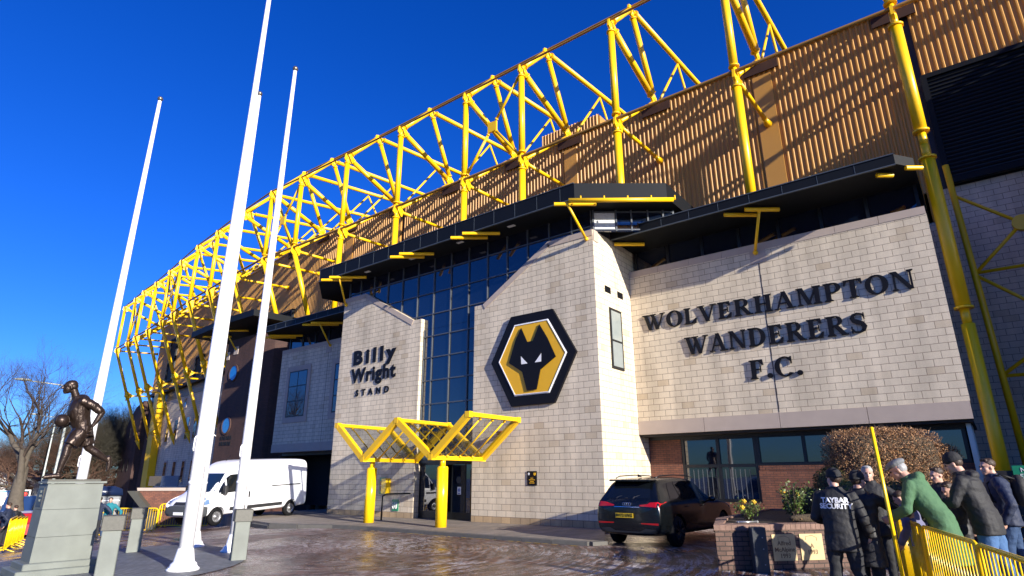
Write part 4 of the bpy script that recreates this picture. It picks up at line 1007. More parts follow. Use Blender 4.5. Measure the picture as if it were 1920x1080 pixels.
# ================================================================= CROWD BARRIERS
def barrier(W=2.3, H=1.1, n_=19):
    b_ = thing('crowd_barrier', 'yellow barrier', 'barrier', (0,0,0), 0, 'yellow steel crowd barriers')
    m = MB(); r = 0.024; c = 0.14; z0 = 0.16
    pts = [(-W/2,0,z0),(-W/2,0,H-c)]+[(-W/2+c-c*math.cos(R_(a)),0,H-c+c*math.sin(R_(a))) for a in (30,60,90)]+[(W/2-c,0,H)]+[(W/2-c+c*math.sin(R_(a)),0,H-c+c*math.cos(R_(a))) for a in (30,60,90)]+[(W/2,0,z0),(-W/2,0,z0)]
    m.poly(pts, r, 8); m.poly([(-W/2+0.1,0,z0+0.0),(-W/2+0.1,0,H-0.02)], 0.012, 6); part('frame', m, YPOST, b_)
    m = MB()
    for k in range(n_): x = -W/2+0.12+(W-0.24)*k/(n_-1); m.tube((x,0,z0),(x,0,H-0.01),0.008,n=6)
    part('bars', m, YPOST, b_)
    for x in (-W/2+0.25, W/2-0.25):
        m = MB(); m.poly([(x,-0.32,0.02),(x,-0.28,0.05),(x,0,0.17),(x,0.28,0.05),(x,0.32,0.02)], 0.018, 6); part('foot', m, YPOST, b_)
    m = MB(); m.poly([(W/2+0.03,0,0.45),(W/2+0.07,0,0.45),(W/2+0.07,0,0.6)], 0.012, 6); m.poly([(-W/2-0.02,0.0,0.78),(-W/2-0.07,0,0.78),(-W/2-0.07,0,0.7)], 0.012, 6); part('hook', m, YPOST, b_)
    return b_
br0 = barrier()
def put_barrier(x, y, ang, label, first=[True], z=None):
    o = br0 if first[0] else copy_tree(br0); first[0] = False
    o.location = (x, y, gz(x, y) if z is None else z); o.rotation_euler = (0,0,ang); o['label'] = label; return o
def run_barriers(p, q, labs, W=2.36):
    p = Vector(p); q = Vector(q); d = (q-p).normalized(); a = math.atan2(d.y, d.x)
    for k, lab in enumerate(labs):
        c = p+d*(W*(k+0.5)); put_barrier(c.x, c.y, a+R_(random.uniform(-1.5,1.5)), lab)
# ================================================================= PLINTH AND STATUE
PU = Vector((math.cos(R_(86.5)), math.sin(R_(86.5)), 0)); PV = Vector((-PU.y, PU.x, 0))       # along the front face / away from the camera
PO = Vector((-14.40, 3.98, gz(-14.4, 4.0)))                           # near left foot of the shaft
def pm(o): m = Matrix((PU, PV, Vector((0,0,1)))).transposed().to_4x4(); m.translation = o; return m
PM = pm(PO)
pl = thing('stone_plinth', 'tapering grey granite plinth with a dark inscription panel under the bronze footballer', 'plinth', PO)
part('step', MB().bbox((-0.22,-0.22,0),(1.25,0.95,0.13),0.015,PM), GRANITE, pl)
part('step', MB().bbox((-0.11,-0.11,0.13),(1.12,0.85,0.24),0.015,PM), GRANITE, pl)
zt_ = [0.24, 0.68, 1.17, 1.64]; HT = 1.64
for k in range(3):
    z0, z1 = zt_[k], zt_[k+1]-0.006
    vs = []
    for z in (z0, z1):
        q = 0.03*(z-0.24)/1.4; vs += [PM @ Vector(p) for p in ((q,q,z),(0.98-q,q,z),(0.98-q,0.72-q,z),(q,0.72-q,z))]
    a = part('block', MB().add(vs, [(0,3,2,1),(4,5,6,7),(0,1,5,4),(1,2,6,5),(2,3,7,6),(3,0,4,7)]), GRANITE, pl)
part('cap', MB().bbox((0.0,-0.01,1.641),(1.0,0.72,1.68),0.006,PM), GRANITE, pl)
part('bronze_base', MB().bbox((0.03,0.12,1.681),(0.92,0.62,1.72),0.006,PM), DGRAN, pl)
pn_ = part('inscription_panel', MB().box((0.012,0.17,1.22),(0.026,0.55,1.56),PM), mat('dark_plaque', (0.035,0.035,0.035), 0.35), pl)
m = MB()
for k, (z, w_) in enumerate(((1.47,.12),(1.39,.18),(1.31,.14))):
    for q in range(3): m.box((0.004,0.36-w_/2+q*w_/3,z),(0.0115,0.36-w_/2+q*w_/3+w_/3*0.6,z+0.045),PM)
part('engraved_text', m, GRANITE, pn_)

# the statue is described in its own side plane: a = forwards, b = towards the viewer, z = up
SB = PM @ Vector((0.50, 0.36, 1.72))
SMt = Matrix((-PU, -PV, Vector((0,0,1)))).transposed().to_4x4() @ Matrix.Scale(1.06, 4); SMt.translation = SB
def fing(m, wrist, direction, palmn, L=0.17, curl=0.6, side=1, r=0.011):
    """hand with a palm, four bent fingers and a thumb"""
    d = Vector(direction).normalized(); n_ = Vector(palmn); n_ = (n_-d*n_.dot(d)).normalized(); s = d.cross(n_)*side
    w0 = Vector(wrist); k = L/0.18
    m.loft([[w0+d*t*k+s*math.cos(a)*wd*k+n_*math.sin(a)*th*k for a in [2*math.pi*i/10 for i in range(10)]] for t, wd, th in ((-0.01,0.026,0.02),(0.02,0.034,0.017),(0.06,0.042,0.016),(0.095,0.041,0.014),(0.102,0.034,0.008))])
    for i, (off, ln) in enumerate(((-0.030,0.070),(-0.010,0.080),(0.011,0.075),(0.031,0.058))):
        p = w0+d*0.088*k+s*off*k; pts = [p]; a = curl*0.5
        for q in range(3):
            dd = d*math.cos(a)+n_*math.sin(a); p = p+dd*ln*k*(0.42,0.33,0.25)[q]; pts.append(p); a += curl*0.8
        m.poly(pts, [r*k, r*k, r*0.9*k, r*0.72*k], 6); m.ball(pts[-1], r*0.72*k, 6, 4)
    p = w0+d*0.025*k-s*0.032*k; dd = (d*0.7-s*0.55+n_*0.35).normalized()
    pts = [p, p+dd*0.032*k, p+dd*0.032*k+(d*0.9+n_*0.3).normalized()*0.03*k, p+dd*0.032*k+(d*0.9+n_*0.45).normalized()*0.05*k]
    m.poly(pts, [r*1.25*k, r*1.15*k, r*k, r*0.7*k], 6)
    return m
def head(m, c, fwd_, upv, s=1.0, beard=False):
    """head with brow, nose, lips, chin, ears; c is the centre of the skull"""
    f = Vector(fwd_).normalized(); u = Vector(upv); u = (u-f*u.dot(f)).normalized(); r = f.cross(u)
    mt = Matrix((r, f, u)).transposed(); c = Vector(c)
    def B(x, y, z, rx, ry, rz, n1=14, n2=10): m.ball(c+mt @ Vector((x*s, y*s, z*s)), (rx*s, ry*s, rz*s), n1, n2, mt)
    B(0,-0.012,0.03, 0.077,0.096,0.088); B(0,0.028,-0.035, 0.060,0.064,0.078)        # cranium, face
    B(0,0.060,-0.095, 0.030,0.028,0.024)                                             # chin
    B(0,0.082,0.028, 0.052,0.016,0.014); B(0,0.100,-0.012, 0.011,0.020,0.026,8,6); B(0,0.112,-0.028, 0.015,0.014,0.011,8,6)  # brow, nose
    B(0,0.088,-0.060, 0.024,0.012,0.006,8,6); B(0,0.086,-0.071, 0.021,0.012,0.007,8,6)   # lips
    B(0.040,0.052,-0.03, 0.022,0.022,0.026,8,6); B(-0.040,0.052,-0.03, 0.022,0.022,0.026,8,6)
    for q in (-1, 1): B(q*0.078,-0.008,-0.012, 0.010,0.020,0.030,8,6)
    return m
st = thing('bronze_statue', 'dark bronze footballer running to the left with arms back, on the granite plinth', 'statue', SB)
def SP(a, b, z): return SMt @ Vector((a, b, z))
def folds(fr, amp, ax=Vector((0.3,0.2,1))):
    def f(co): return amp*(noise.noise(Vector((co.x*fr, co.y*fr, co.z*fr*0.45)))+0.5*noise.noise(Vector((co.x*fr*2.3, co.y*fr*2.3, co.z*fr))))
    return f
bd_ = MB()
def T_(mb, pts, rs, n=12): mb.poly([SP(*p) for p in pts], rs, n); [mb.ball(SP(*p), (r if not isinstance(r, tuple) else min(r)), 10, 8) for p, r in zip(pts, rs)]
head(bd_, SP(0.375,0,1.705), SMt.to_3x3() @ Vector((1,0,-0.06)), (0,0,1), 1.2)
T_(bd_, [(0.30,0,1.66),(0.24,0,1.52),(0.17,0,1.44)], [0.068,0.072,0.11])
# torso leaning forward
T_(bd_, [(0.13,0,1.45),(0.16,0,1.28),(0.13,0,1.12),(0.06,0,0.98),(0.02,0,0.90)], [0.15,0.172,0.165,0.155,0.16])
T_(bd_, [(0.15,0.17,1.44),(0.15,-0.17,1.44)], [0.09,0.09])
# near arm bent back, far arm forward and low
T_(bd_, [(0.13,0.20,1.44),(-0.04,0.26,1.34),(-0.17,0.28,1.24)], [0.082,0.072,0.062])
T_(bd_, [(-0.17,0.28,1.24),(-0.12,0.27,1.10),(-0.07,0.26,0.99)], [0.060,0.052,0.036])
fing(bd_, SP(-0.07,0.26,0.985), SMt.to_3x3() @ Vector((0.15,0,-1)), SMt.to_3x3() @ Vector((1,-0.2,0)), 0.19, 0.55, 1)
T_(bd_, [(0.15,-0.20,1.44),(0.16,-0.29,1.24),(0.15,-0.30,1.16)], [0.08,0.068,0.056]); T_(bd_, [(0.15,-0.30,1.16),(0.20,-0.28,1.05),(0.27,-0.25,0.98)], [0.055,0.046,0.034])
fing(bd_, SP(0.27,-0.25,0.98), SMt.to_3x3() @ Vector((0.8,0.1,-0.6)), SMt.to_3x3() @ Vector((0,0.6,-1)), 0.18, 0.8, -1)
# front leg planted, back leg trailing
T_(bd_, [(0.04,0.09,0.90),(0.14,0.10,0.74),(0.23,0.10,0.58)], [0.125,0.11,0.078]); T_(bd_, [(0.23,0.10,0.58),(0.235,0.10,0.44),(0.26,0.10,0.30),(0.285,0.10,0.12)], [0.074,0.082,0.066,0.044])
T_(bd_, [(0.265,0.10,0.06),(0.34,0.10,0.055),(0.43,0.10,0.045),(0.49,0.10,0.035)], [0.055,0.05,0.042,0.032])
T_(bd_, [(0.0,-0.09,0.90),(-0.08,-0.10,0.74),(-0.17,-0.10,0.58)], [0.125,0.11,0.080]); T_(bd_, [(-0.17,-0.10,0.58),(-0.30,-0.10,0.50),(-0.42,-0.10,0.42),(-0.50,-0.10,0.37)], [0.074,0.080,0.062,0.044])
T_(bd_, [(-0.54,-0.10,0.40),(-0.56,-0.10,0.33),(-0.57,-0.10,0.24),(-0.56,-0.10,0.17)], [0.048,0.046,0.042,0.03])
part('body', remesh(bd_, 0.0105, 1), BRONZE, st)
hr = MB(); mt3 = SMt.to_3x3().normalized(); 
hr.ball(SP(0.352,0,1.762), (0.108,0.099,0.085), 16, 12, mt3); hr.ball(SP(0.325,0,1.715), (0.092,0.098,0.085), 14, 10, mt3)
for k in range(26):
    a = random.uniform(0, 6.28); rr_ = random.uniform(0.02,0.085); hr.ball(SP(0.345+rr_*math.cos(a), rr_*math.sin(a), 1.838-rr_*0.55+random.uniform(-.01,.010)), (0.022,0.018,0.016), 6, 4, mt3)
part('hair', remesh(hr, 0.009, 1), BRONZE, st)
# shirt, shorts
sh = MB()
def ell(m, secs, n=20):   # secs: centre (a,b,z), half widths (a,b)
    m.loft([[SP(c[0]+math.cos(2*math.pi*k/n)*ra, c[1]+math.sin(2*math.pi*k/n)*rb, c[2]+tilt*math.cos(2*math.pi*k/n)) for k in range(n)] for c, ra, rb, tilt in secs])
ell(sh, [((0.035,0,0.93),0.155,0.19,0.0),((0.06,0,1.0),0.16,0.185,-0.01),((0.12,0,1.14),0.175,0.195,-0.03),((0.155,0,1.30),0.185,0.215,-0.05),((0.16,0,1.43),0.165,0.225,-0.07),((0.20,0,1.50),0.10,0.13,-0.05),((0.235,0,1.54),0.085,0.09,-0.03)])
T_(sh, [(0.14,0.19,1.44),(-0.03,0.255,1.35),(-0.13,0.275,1.27)], [0.098,0.088,0.082]); T_(sh, [(0.15,-0.19,1.44),(0.20,-0.28,1.26)], [0.095,0.082])
part('shirt', remesh(sh, 0.0105, 1, folds(14, 0.011)), BRONZE, st)
sr = MB()
ell(sr, [((0.03,0,0.99),0.155,0.185,0),((0.03,0,0.9),0.175,0.205,0),((0.02,0,0.80),0.20,0.215,0)])
sr.poly([SP(0.05,0.09,0.88),SP(0.13,0.10,0.74),SP(0.19,0.11,0.61)], [(0.15,0.14),(0.145,0.15),(0.135,0.15)], 18); sr.poly([SP(0.0,-0.09,0.88),SP(-0.08,-0.10,0.76),SP(-0.13,-0.10,0.63)], [(0.15,0.14),(0.15,0.15),(0.14,0.155)], 18)
part('shorts', remesh(sr, 0.0105, 1, folds(13, 0.013)), BRONZE, st)
fb = thing('bronze_football', 'bronze laced football in front of the statue at thigh height', 'ball', SP(0.40,0.06,1.06))
b0 = MB().ball(SP(0.40,0.06,1.06), 0.128, 28, 20); part('ball', b0, BRONZE, fb)
m = MB()
for k in range(3):
    ax = Matrix.Rotation(R_(60*k), 3, 'Z'); m.poly([SP(0.40,0.06,1.06)+ax @ Vector((math.cos(a)*0.128, 0, math.sin(a)*0.128)) for a in [2*math.pi*i/24 for i in range(25)]], 0.004, 5, cap=False)
part('seam', m, BRONZE, fb)
part('support_rod', MB().tube(SP(0.30,0.03,1.06), SP(0.18,0.0,1.04), 0.012), BRONZE, fb)

# ================================================================= VEHICLES
RUB = mat('tyre_rubber', (0.006,0.006,0.007), 0.8, spec=0.2); RIMG = mat('grey_wheel', (0.25,0.25,0.26), 0.35, metal=0.6); RIMB = mat('black_alloy', (0.02,0.02,0.022), 0.3, metal=0.5)
def wheel(parent, x, y, z, R, w_, side, alloy, Mv):
    """axle along local x; side = +1 / -1 is where the outer face looks"""
    m = MB(); prof = [(0.0,R*0.66),(0.02,R*0.9),(0.05,R),(w_-0.05,R),(w_-0.02,R*0.9),(w_,R*0.66)]; n_ = 28
    prof = [(0.04,0.01)]+prof+[(w_-0.005,R*0.60)]
    m.loft([[Mv @ Vector((x+side*(d-w_), y+r*math.cos(2*math.pi*k/n_), z+r*math.sin(2*math.pi*k/n_))) for k in range(n_)] for d, r in prof], cap=False)
    ty = MB(); ty.v, ty.f, ty.sm = m.v, m.f, m.sm; wt = part('wheel', ty, RUB, parent)
    rm = MB(); o = side*0.004
    rings = [(0.0,R*0.66),(-0.03,R*0.63),(-0.05,R*0.58),(-0.07,R*0.2),(-0.02,R*0.17),(-0.01,0.001)] if not alloy else [(0.0,R*0.74),(-0.03,R*0.72),(-0.10,R*0.70),(-0.10,0.001)]
    rm.loft([[Mv @ Vector((x+o+side*d, y+r*math.cos(2*math.pi*k/n_), z+r*math.sin(2*math.pi*k/n_))) for k in range(n_)] for d, r in rings], cap=False)
    if alloy:
        for k in range(5):
            for q in (-0.12, 0.12):
                a = 2*math.pi*k/5+q; a2 = 2*math.pi*k/5+q*2.2
                rm.tube(Mv @ Vector((x+o-side*0.02, y+0.05*math.cos(a), z+0.05*math.sin(a))), Mv @ Vector((x+o-side*0.015, y+R*0.72*math.cos(a2), z+R*0.72*math.sin(a2))), 0.018, n=6)
        rm.tube(Mv @ Vector((x-side*0.05,y,z)), Mv @ Vector((x+side*0.0,y,z)), 0.07, n=14)
    else:
        for k in range(12):
            a = 2*math.pi*k/12; rm.ball(Mv @ Vector((x+side*-0.055, y+R*0.48*math.cos(a), z+R*0.48*math.sin(a))), 0.028, 6, 4)
    part('rim', rm, RIMB if alloy else RIMG, wt)
def body_shell(stations, Mv, parent, material, wells, name='body', bev=None):
    """stations: (y, [(x,z)...half profile from bottom centre to top centre])"""
    m = MB(); rings = []
    for y, hp in stations:
        ring = [(x, z) for x, z in hp] + [(-x, z) for x, z in reversed(hp)][0:]
        rings.append([Vector((x, y, z)) for x, z in ring])
    m.loft(rings)
    me = bpy.data.meshes.new('tmp'); me.from_pydata([tuple(v) for v in m.v], [], m.f)
    bm = bmesh.new(); bm.from_mesh(me); bmesh.ops.remove_doubles(bm, verts=bm.verts, dist=0.0005); bmesh.ops.recalc_face_normals(bm, faces=bm.faces); bm.to_mesh(me); bm.free()
    o = bpy.data.objects.new('tmp', me); TSC.collection.objects.link(o)
    ss = o.modifiers.new('s', 'SUBSURF'); ss.levels = 2; ss.render_levels = 2
    cut = MB()
    for (x0, x1, y, z, R) in wells: cut.tube((x0, y, z), (x1, y, z), R, n=32)
    cm2 = bpy.data.meshes.new('cut'); cm2.from_pydata([tuple(v) for v in cut.v], [], cut.f); co = bpy.data.objects.new('cut', cm2); TSC.collection.objects.link(co)
    bo_ = o.modifiers.new('b', 'BOOLEAN'); bo_.object = co; bo_.operation = 'DIFFERENCE'; bo_.solver = 'EXACT'
    TSC.view_layers[0].update(); dg = TSC.view_layers[0].depsgraph; dg.update(); m2 = bpy.data.meshes.new_from_object(o.evaluated_get(dg))
    out = MB(); out.v = [Mv @ v.co for v in m2.vertices]; out.f = [list(p.vertices) for p in m2.polygons]; out.sm = [len(p.vertices) == 4 for p in m2.polygons]
    for q in (o, co): bpy.data.objects.remove(q)
    return part(name, out, material, parent), m2
from mathutils.bvhtree import BVHTree
def projector(me):
    bm = bmesh.new(); bm.from_mesh(me); t = BVHTree.FromBMesh(bm); return t
def decal(tree, poly, axis, origin_off, Mv, out=0.008, step=0.12):
    """polygon in (y,z) seen from +-x, or in (x,z) seen from +-y, pressed on to the shell and set a little proud"""
    bm = bmesh.new(); vs = [bm.verts.new((a, b, 0)) for a, b in poly]; f = bm.faces.new(vs)
    bmesh.ops.triangulate(bm, faces=[f])
    for _ in range(3):
        long = [e for e in bm.edges if e.calc_length() > step]
        if not long: break
        bmesh.ops.subdivide_edges(bm, edges=long, cuts=1); bmesh.ops.triangulate(bm, faces=[f for f in bm.faces if len(f.verts) > 3])
    m = MB(); ok = {}
    for v in bm.verts:
        a, b = v.co.x, v.co.y
        if axis == 'x': o = Vector((origin_off, a, b)); d = Vector((-1 if origin_off > 0 else 1, 0, 0))
        else: o = Vector((a, origin_off, b)); d = Vector((0, -1 if origin_off > 0 else 1, 0))
        h, n_, i, dist = tree.ray_cast(o, d)
        if h is None: h = o+d*abs(origin_off); n_ = -d
        if n_.dot(d) > 0: n_ = -n_
        ok[v.index] = h+n_*out; 
    bm.verts.ensure_lookup_table(); m.v = [Mv @ ok[v.index] for v in bm.verts]; m.f = [[v.index for v in f.verts] for f in bm.faces]; m.sm = [True]*len(m.f); bm.free(); return m

# ---- dark SUV parked nose-in (local: +y is forwards, rear bumper at y = 0)
SUVC = mat('black_car_paint', (0.003,0.004,0.005), 0.18, coat=0.25, vary=0.2, scale=1); PLAST = mat('dark_plastic', (0.02,0.02,0.022), 0.6)
REDL = mat('red_lamp_lens', (0.45,0.006,0.006), 0.15, coat=0.5); CHROME = mat('chrome', (0.6,0.6,0.62), 0.12, metal=1.0)
def make_suv(x, y, ang):
    Mv = Matrix.Translation((x, y, -0.1)) @ Matrix.Rotation(ang, 4, 'Z')
    c = thing('parked_car', 'black estate style off-road car seen from behind, parked beside the brick planter', 'car', (x, y, -0.1))
    W = 0.985
    def hp(zb, zbelt, zroof, ws=1.0, wr=0.70, bulge=1.0):
        w_ = W*ws; return [(0,zb),(w_*0.80,zb),(w_*0.97,zb+0.12),(w_*bulge,zb+0.35),(w_*0.99,zbelt-0.16),(w_*0.955,zbelt),(W*wr*1.04,(zbelt+zroof)/2+0.03) ,(W*wr*0.98,zroof-0.09),(W*wr*0.80,zroof-0.015),(0,zroof)]
    stt = [(0.00,hp(0.36,0.92,0.96,0.90,0.85)),(0.03,hp(0.30,1.0,1.10,0.955,0.86)),(0.16,hp(0.28,1.10,1.34,0.98,0.80)),(0.42,hp(0.26,1.13,1.66,1.0,0.72)),(0.62,hp(0.26,1.13,1.70,1.0,0.71)),(1.1,hp(0.26,1.12,1.735,1.0,0.70)),(2.1,hp(0.25,1.10,1.745,0.99,0.70)),(2.8,hp(0.25,1.08,1.70,0.99,0.69)),(3.35,hp(0.25,1.06,1.42,0.99,0.66)),(3.75,hp(0.25,1.03,1.12,1.0,0.80)),(4.3,hp(0.26,0.98,1.05,0.99,0.84)),(4.75,hp(0.27,0.90,0.95,0.95,0.84)),(4.98,hp(0.30,0.74,0.80,0.86,0.78)),(5.05,hp(0.36,0.62,0.68,0.80,0.74))]
    bd, me = body_shell(stt, Mv, c, SUVC, [(-1.3,-0.62,0.98,0.37,0.43),(0.62,1.3,0.98,0.37,0.43),(-1.3,-0.62,3.98,0.37,0.43),(0.62,1.3,3.98,0.37,0.43)])
    tr = projector(me)
    for s in (-1, 1):
        for pl_, nm in (([(0.72,1.18),(1.32,1.17),(1.30,1.60),(0.98,1.57)],'rear quarter'),([(1.38,1.17),(2.30,1.15),(2.22,1.63),(1.36,1.61)],'rear door'),([(2.38,1.15),(3.30,1.13),(2.92,1.44),(2.66,1.58),(2.30,1.635)],'front door')):
            part('side_window', decal(tr, pl_, 'x', s*2.0, Mv, 0.006), VGLASS, c)
        part('roof_rail', MB().poly([Mv @ Vector((s*0.60,q,z)) for q, z in ((0.55,1.70),(0.75,1.755),(1.6,1.785),(2.5,1.765),(2.8,1.71))], 0.016, 6), mat('dark_rail', (0.03,0.03,0.03), 0.3) if s < 0 else bpy.data.materials['dark_rail'], c)
        for yy in (0.98, 3.98): wheel(c, s*0.985, yy, 0.375, 0.375, 0.26, s, True, Mv)
        part('tail_light', decal(tr, [(s*0.90,0.985),(s*0.38,1.005),(s*0.38,1.035),(s*0.60,1.06),(s*0.66,1.10),(s*0.93,1.11)], 'y', -1.0, Mv, 0.010, 0.08), REDL, c)
        part('reflector', decal(tr, [(s*0.88,0.56),(s*0.40,0.58),(s*0.40,0.605),(s*0.88,0.61)], 'y', -1.0, Mv, 0.010, 0.08), REDL, c)
        mm_ = MB(); mm_.ball(Mv @ Vector((s*1.07,3.0,1.14)), (0.11,0.07,0.08), 12, 8, Mv.to_3x3()); mm_.tube(Mv @ Vector((s*0.9,3.05,1.08)), Mv @ Vector((s*1.02,3.0,1.1)), 0.025); part('door_mirror', mm_, SUVC, c)
        part('sill_trim', decal(tr, [(1.5,0.30),(3.4,0.30),(3.4,0.36),(1.5,0.36)], 'x', s*2.0, Mv, 0.012, 0.3), PLAST, c)
        for yy in (1.5, 2.5): part('door_handle', MB().tube(Mv @ Vector((s*0.995,yy,0.98)), Mv @ Vector((s*0.995,yy+0.17,0.98)), 0.015), SUVC, c)
    part('rear_window', decal(tr, [(-0.66,1.19),(0.66,1.19),(0.60,1.40),(0.53,1.57),(-0.53,1.57),(-0.60,1.40)], 'y', -1.0, Mv, 0.008), VGLASS, c)
    part('spoiler', MB().bbox((-0.62,0.20,1.625),(0.62,0.60,1.665),0.015,Mv), SUVC, c)
    part('rear_bumper_trim', decal(tr, [(-0.86,0.36),(0.86,0.36),(0.80,0.46),(0.52,0.47),(0.36,0.40),(-0.36,0.40),(-0.52,0.47),(-0.80,0.46)], 'y', -1.0, Mv, 0.014, 0.1), PLAST, c)
    part('light_strip', decal(tr, [(-0.38,0.975),(0.38,0.975),(0.38,0.99),(-0.38,0.99)], 'y', -1.0, Mv, 0.012, 0.1), CHROME, c)
    em_ = MB()
    for k in range(4):
        cc = Vector((-0.087+0.058*k, 0.0, 1.055)); h, n_, i_, d_ = tr.ray_cast(Vector((cc.x,-1,cc.z)), Vector((0,1,0))); yy = h.y-0.012
        em_.poly([Mv @ Vector((cc.x+0.037*math.cos(a), yy, cc.z+0.037*math.sin(a))) for a in [2*math.pi*i/20 for i in range(21)]], 0.0065, 6, cap=False)
    part('badge', em_, CHROME, c)
    h = tr.ray_cast(Vector((-0.3,-1,0.82)), Vector((0,1,0)))[0]; yb = min(h.y, -0.0)-0.03
    npl = part('number_plate', MB().box((-0.32,yb-0.01,0.72),(0.20,yb,0.83),Mv), mat('yellow_plate', (0.75,0.48,0.02), 0.4, vary=0.03), c)
    part('plate_text', xf(text_mb('BV72 UVG', 0.105, 0.002, 0.004, 1.05), Mv @ facing((-0.06,yb-0.014,0.775),(1,0,0))), BLACK, npl)
    part('wiper', MB().tube(Mv @ Vector((0.0,0.09,1.20)), Mv @ Vector((-0.40,0.11,1.205)), 0.012), BLACK, c)
    part('antenna', MB().prism([(0.72,1.73),(0.92,1.73),(0.74,1.80)], lambda a, b: Mv @ Vector((-0.02,a,b)), lambda a, b: Mv @ Vector((0.02,a,b))), BLACK, c)
    return c
make_suv(-7.87, 14.95, R_(-2.5))

# ---- white panel van (local: +y forwards, rear at y = 0), nose down the slope
VANW = mat('white_van_paint', (0.80,0.80,0.83), 0.3, coat=0.3, vary=0.02); GPL = mat('grey_bumper_plastic', (0.05,0.055,0.06), 0.6)
def make_van():
    Rr = Vector((-26.1,16.75,0.0)); Ff = Vector((-25.1,12.78,-0.17)); d = (Ff-Rr).normalized(); lft = Vector((-d.y, d.x, 0)).normalized(); u = (-lft).cross(d).normalized()
    # local x = right hand side of the van
    Mv = Matrix((-lft, d, u)).transposed().to_4x4(); Mv.translation = Rr - d*1.0 + lft*-0.95
    v = thing('delivery_van', 'white high roof panel van parked nose down the slope beside the tower', 'van', Mv.translation)
    def hp(zb, zs, zr, w0=1.02, wr=0.80, wm=1.0):
        return [(0,zb),(w0*0.85,zb),(w0*0.98,zb+0.06),(w0,zb+0.40),(w0*wm,zs),(w0*0.985*wm,zs+0.1),(wr*1.1,zr-0.30),(wr*1.02,zr-0.10),(wr*0.80,zr-0.01),(0,zr)]
    stt = [(0.0,hp(0.42,1.1,2.44,0.99,0.86)),(0.03,hp(0.40,1.1,2.50,1.01,0.88)),(0.25,hp(0.38,1.1,2.53,1.02,0.89)),(1.5,hp(0.36,1.1,2.54,1.025,0.89)),(3.2,hp(0.36,1.1,2.54,1.025,0.89)),(3.75,hp(0.36,1.1,2.52,1.025,0.88)),(4.1,hp(0.36,1.12,2.42,1.02,0.83)),(4.45,hp(0.36,1.15,2.14,1.02,0.79)),(4.9,hp(0.36,1.18,1.66,1.02,0.76)),(5.15,hp(0.36,1.10,1.34,1.015,0.80)),(5.55,hp(0.36,1.0,1.16,1.0,0.80)),(5.85,hp(0.36,0.86,1.0,0.94,0.74)),(5.97,hp(0.40,0.66,0.76,0.86,0.66))]
    bd, me = body_shell(stt, Mv, v, VANW, [(-1.4,-0.70,1.0,0.33,0.40),(0.70,1.4,1.0,0.33,0.40),(-1.4,-0.70,5.03,0.33,0.40),(0.70,1.4,5.03,0.33,0.40)]); tr = projector(me)
    for s in (-1, 1):
        for yy in (1.0, 5.03): wheel(v, s*1.0, yy, 0.34, 0.345, 0.22, s, False, Mv)
        part('side_window', decal(tr, [(4.05,1.25),(4.62,1.22),(4.60,1.80),(4.42,1.93),(4.07,1.95)], 'x', s*2, Mv, 0.008), VGLASS, v)
        part('side_window', decal(tr, [(4.67,1.20),(5.05,1.16),(4.85,1.46),(4.67,1.70)], 'x', s*2, Mv, 0.008), VGLASS, v)
        part('rub_strip', decal(tr, [(1.55,0.52),(3.55,0.52),(3.55,0.66),(1.55,0.66)], 'x', s*2, Mv, 0.012, 0.4), PLAST, v)
        part('rub_strip', decal(tr, [(3.65,0.52),(4.45,0.52),(4.45,0.66),(3.65,0.66)], 'x', s*2, Mv, 0.012, 0.4), PLAST, v)
        mr = MB(); mr.bbox((s*1.08-0.08,4.72,1.16),(s*1.08+0.12*1,4.86,1.52),0.03,Mv); mr.tube(Mv @ Vector((s*0.95,4.85,1.25)), Mv @ Vector((s*1.1,4.8,1.3)), 0.03); part('door_mirror', mr, PLAST, v)
        part('door_handle', MB().bbox((s*1.03-0.02,3.78,0.98),(s*1.03+0.02,3.90,1.22),0.008,Mv), PLAST, v)
        part('door_handle', MB().bbox((s*1.03-0.02,3.46,0.98),(s*1.03+0.02,3.54,1.22),0.008,Mv), PLAST, v)
        if s < 0: part('slide_rail', MB().box((-1.045,0.5,1.36),(-1.02,2.25,1.40),Mv), PLAST, v)
        part('headlight', decal(tr, [(5.42,0.84),(5.78,0.80),(5.86,0.90),(5.50,1.08)], 'x', s*2, Mv, 0.010, 0.08), mat('headlight_lens', (0.12,0.2,0.35), 0.08) if s < 0 else bpy.data.materials['headlight_lens'], v)
        part('bumper_corner', decal(tr, [(5.47,0.42),(5.95,0.42),(5.95,0.70),(5.80,0.80),(5.50,0.74)], 'x', s*2, Mv, 0.012, 0.1), GPL, v)
        sm_ = MB()
        for y_ in (3.62, 2.28): sm_.add(decal(tr, [(y_,0.5),(y_+0.012,0.5),(y_+0.012,2.2),(y_,2.2)], 'x', s*2, Mv, 0.003, 0.2).v, []) if False else None
        for y_ in (3.62, 2.36, 4.0):
            q = decal(tr, [(y_,0.5),(y_+0.012,0.5),(y_+0.012,2.15 if y_ < 3.9 else 1.2),(y_,2.15 if y_ < 3.9 else 1.2)], 'x', s*2, Mv, 0.003, 0.3); n0 = len(sm_.v); sm_.v += q.v; sm_.f += [[i+n0 for i in f] for f in q.f]; sm_.sm += q.sm
        part('panel_gap', sm_, mat('panel_gap_grey', (0.10,0.10,0.11), 0.6) if s < 0 else bpy.data.materials['panel_gap_grey'], v)
    part('windscreen', decal(tr, [(-0.80,1.28),(0.80,1.28),(0.76,1.60),(0.68,1.98),(-0.68,1.98),(-0.76,1.60)], 'y', 9, Mv, 0.010), glassmat('windscreen_glass', (0.01,0.02,0.035), 2.2), v)
    part('front_bumper', decal(tr, [(-0.93,0.42),(0.93,0.42),(0.90,0.72),(0.5,0.72),(0.45,0.80),(-0.45,0.80),(-0.5,0.72),(-0.90,0.72)], 'y', 9, Mv, 0.016, 0.1), GPL, v)
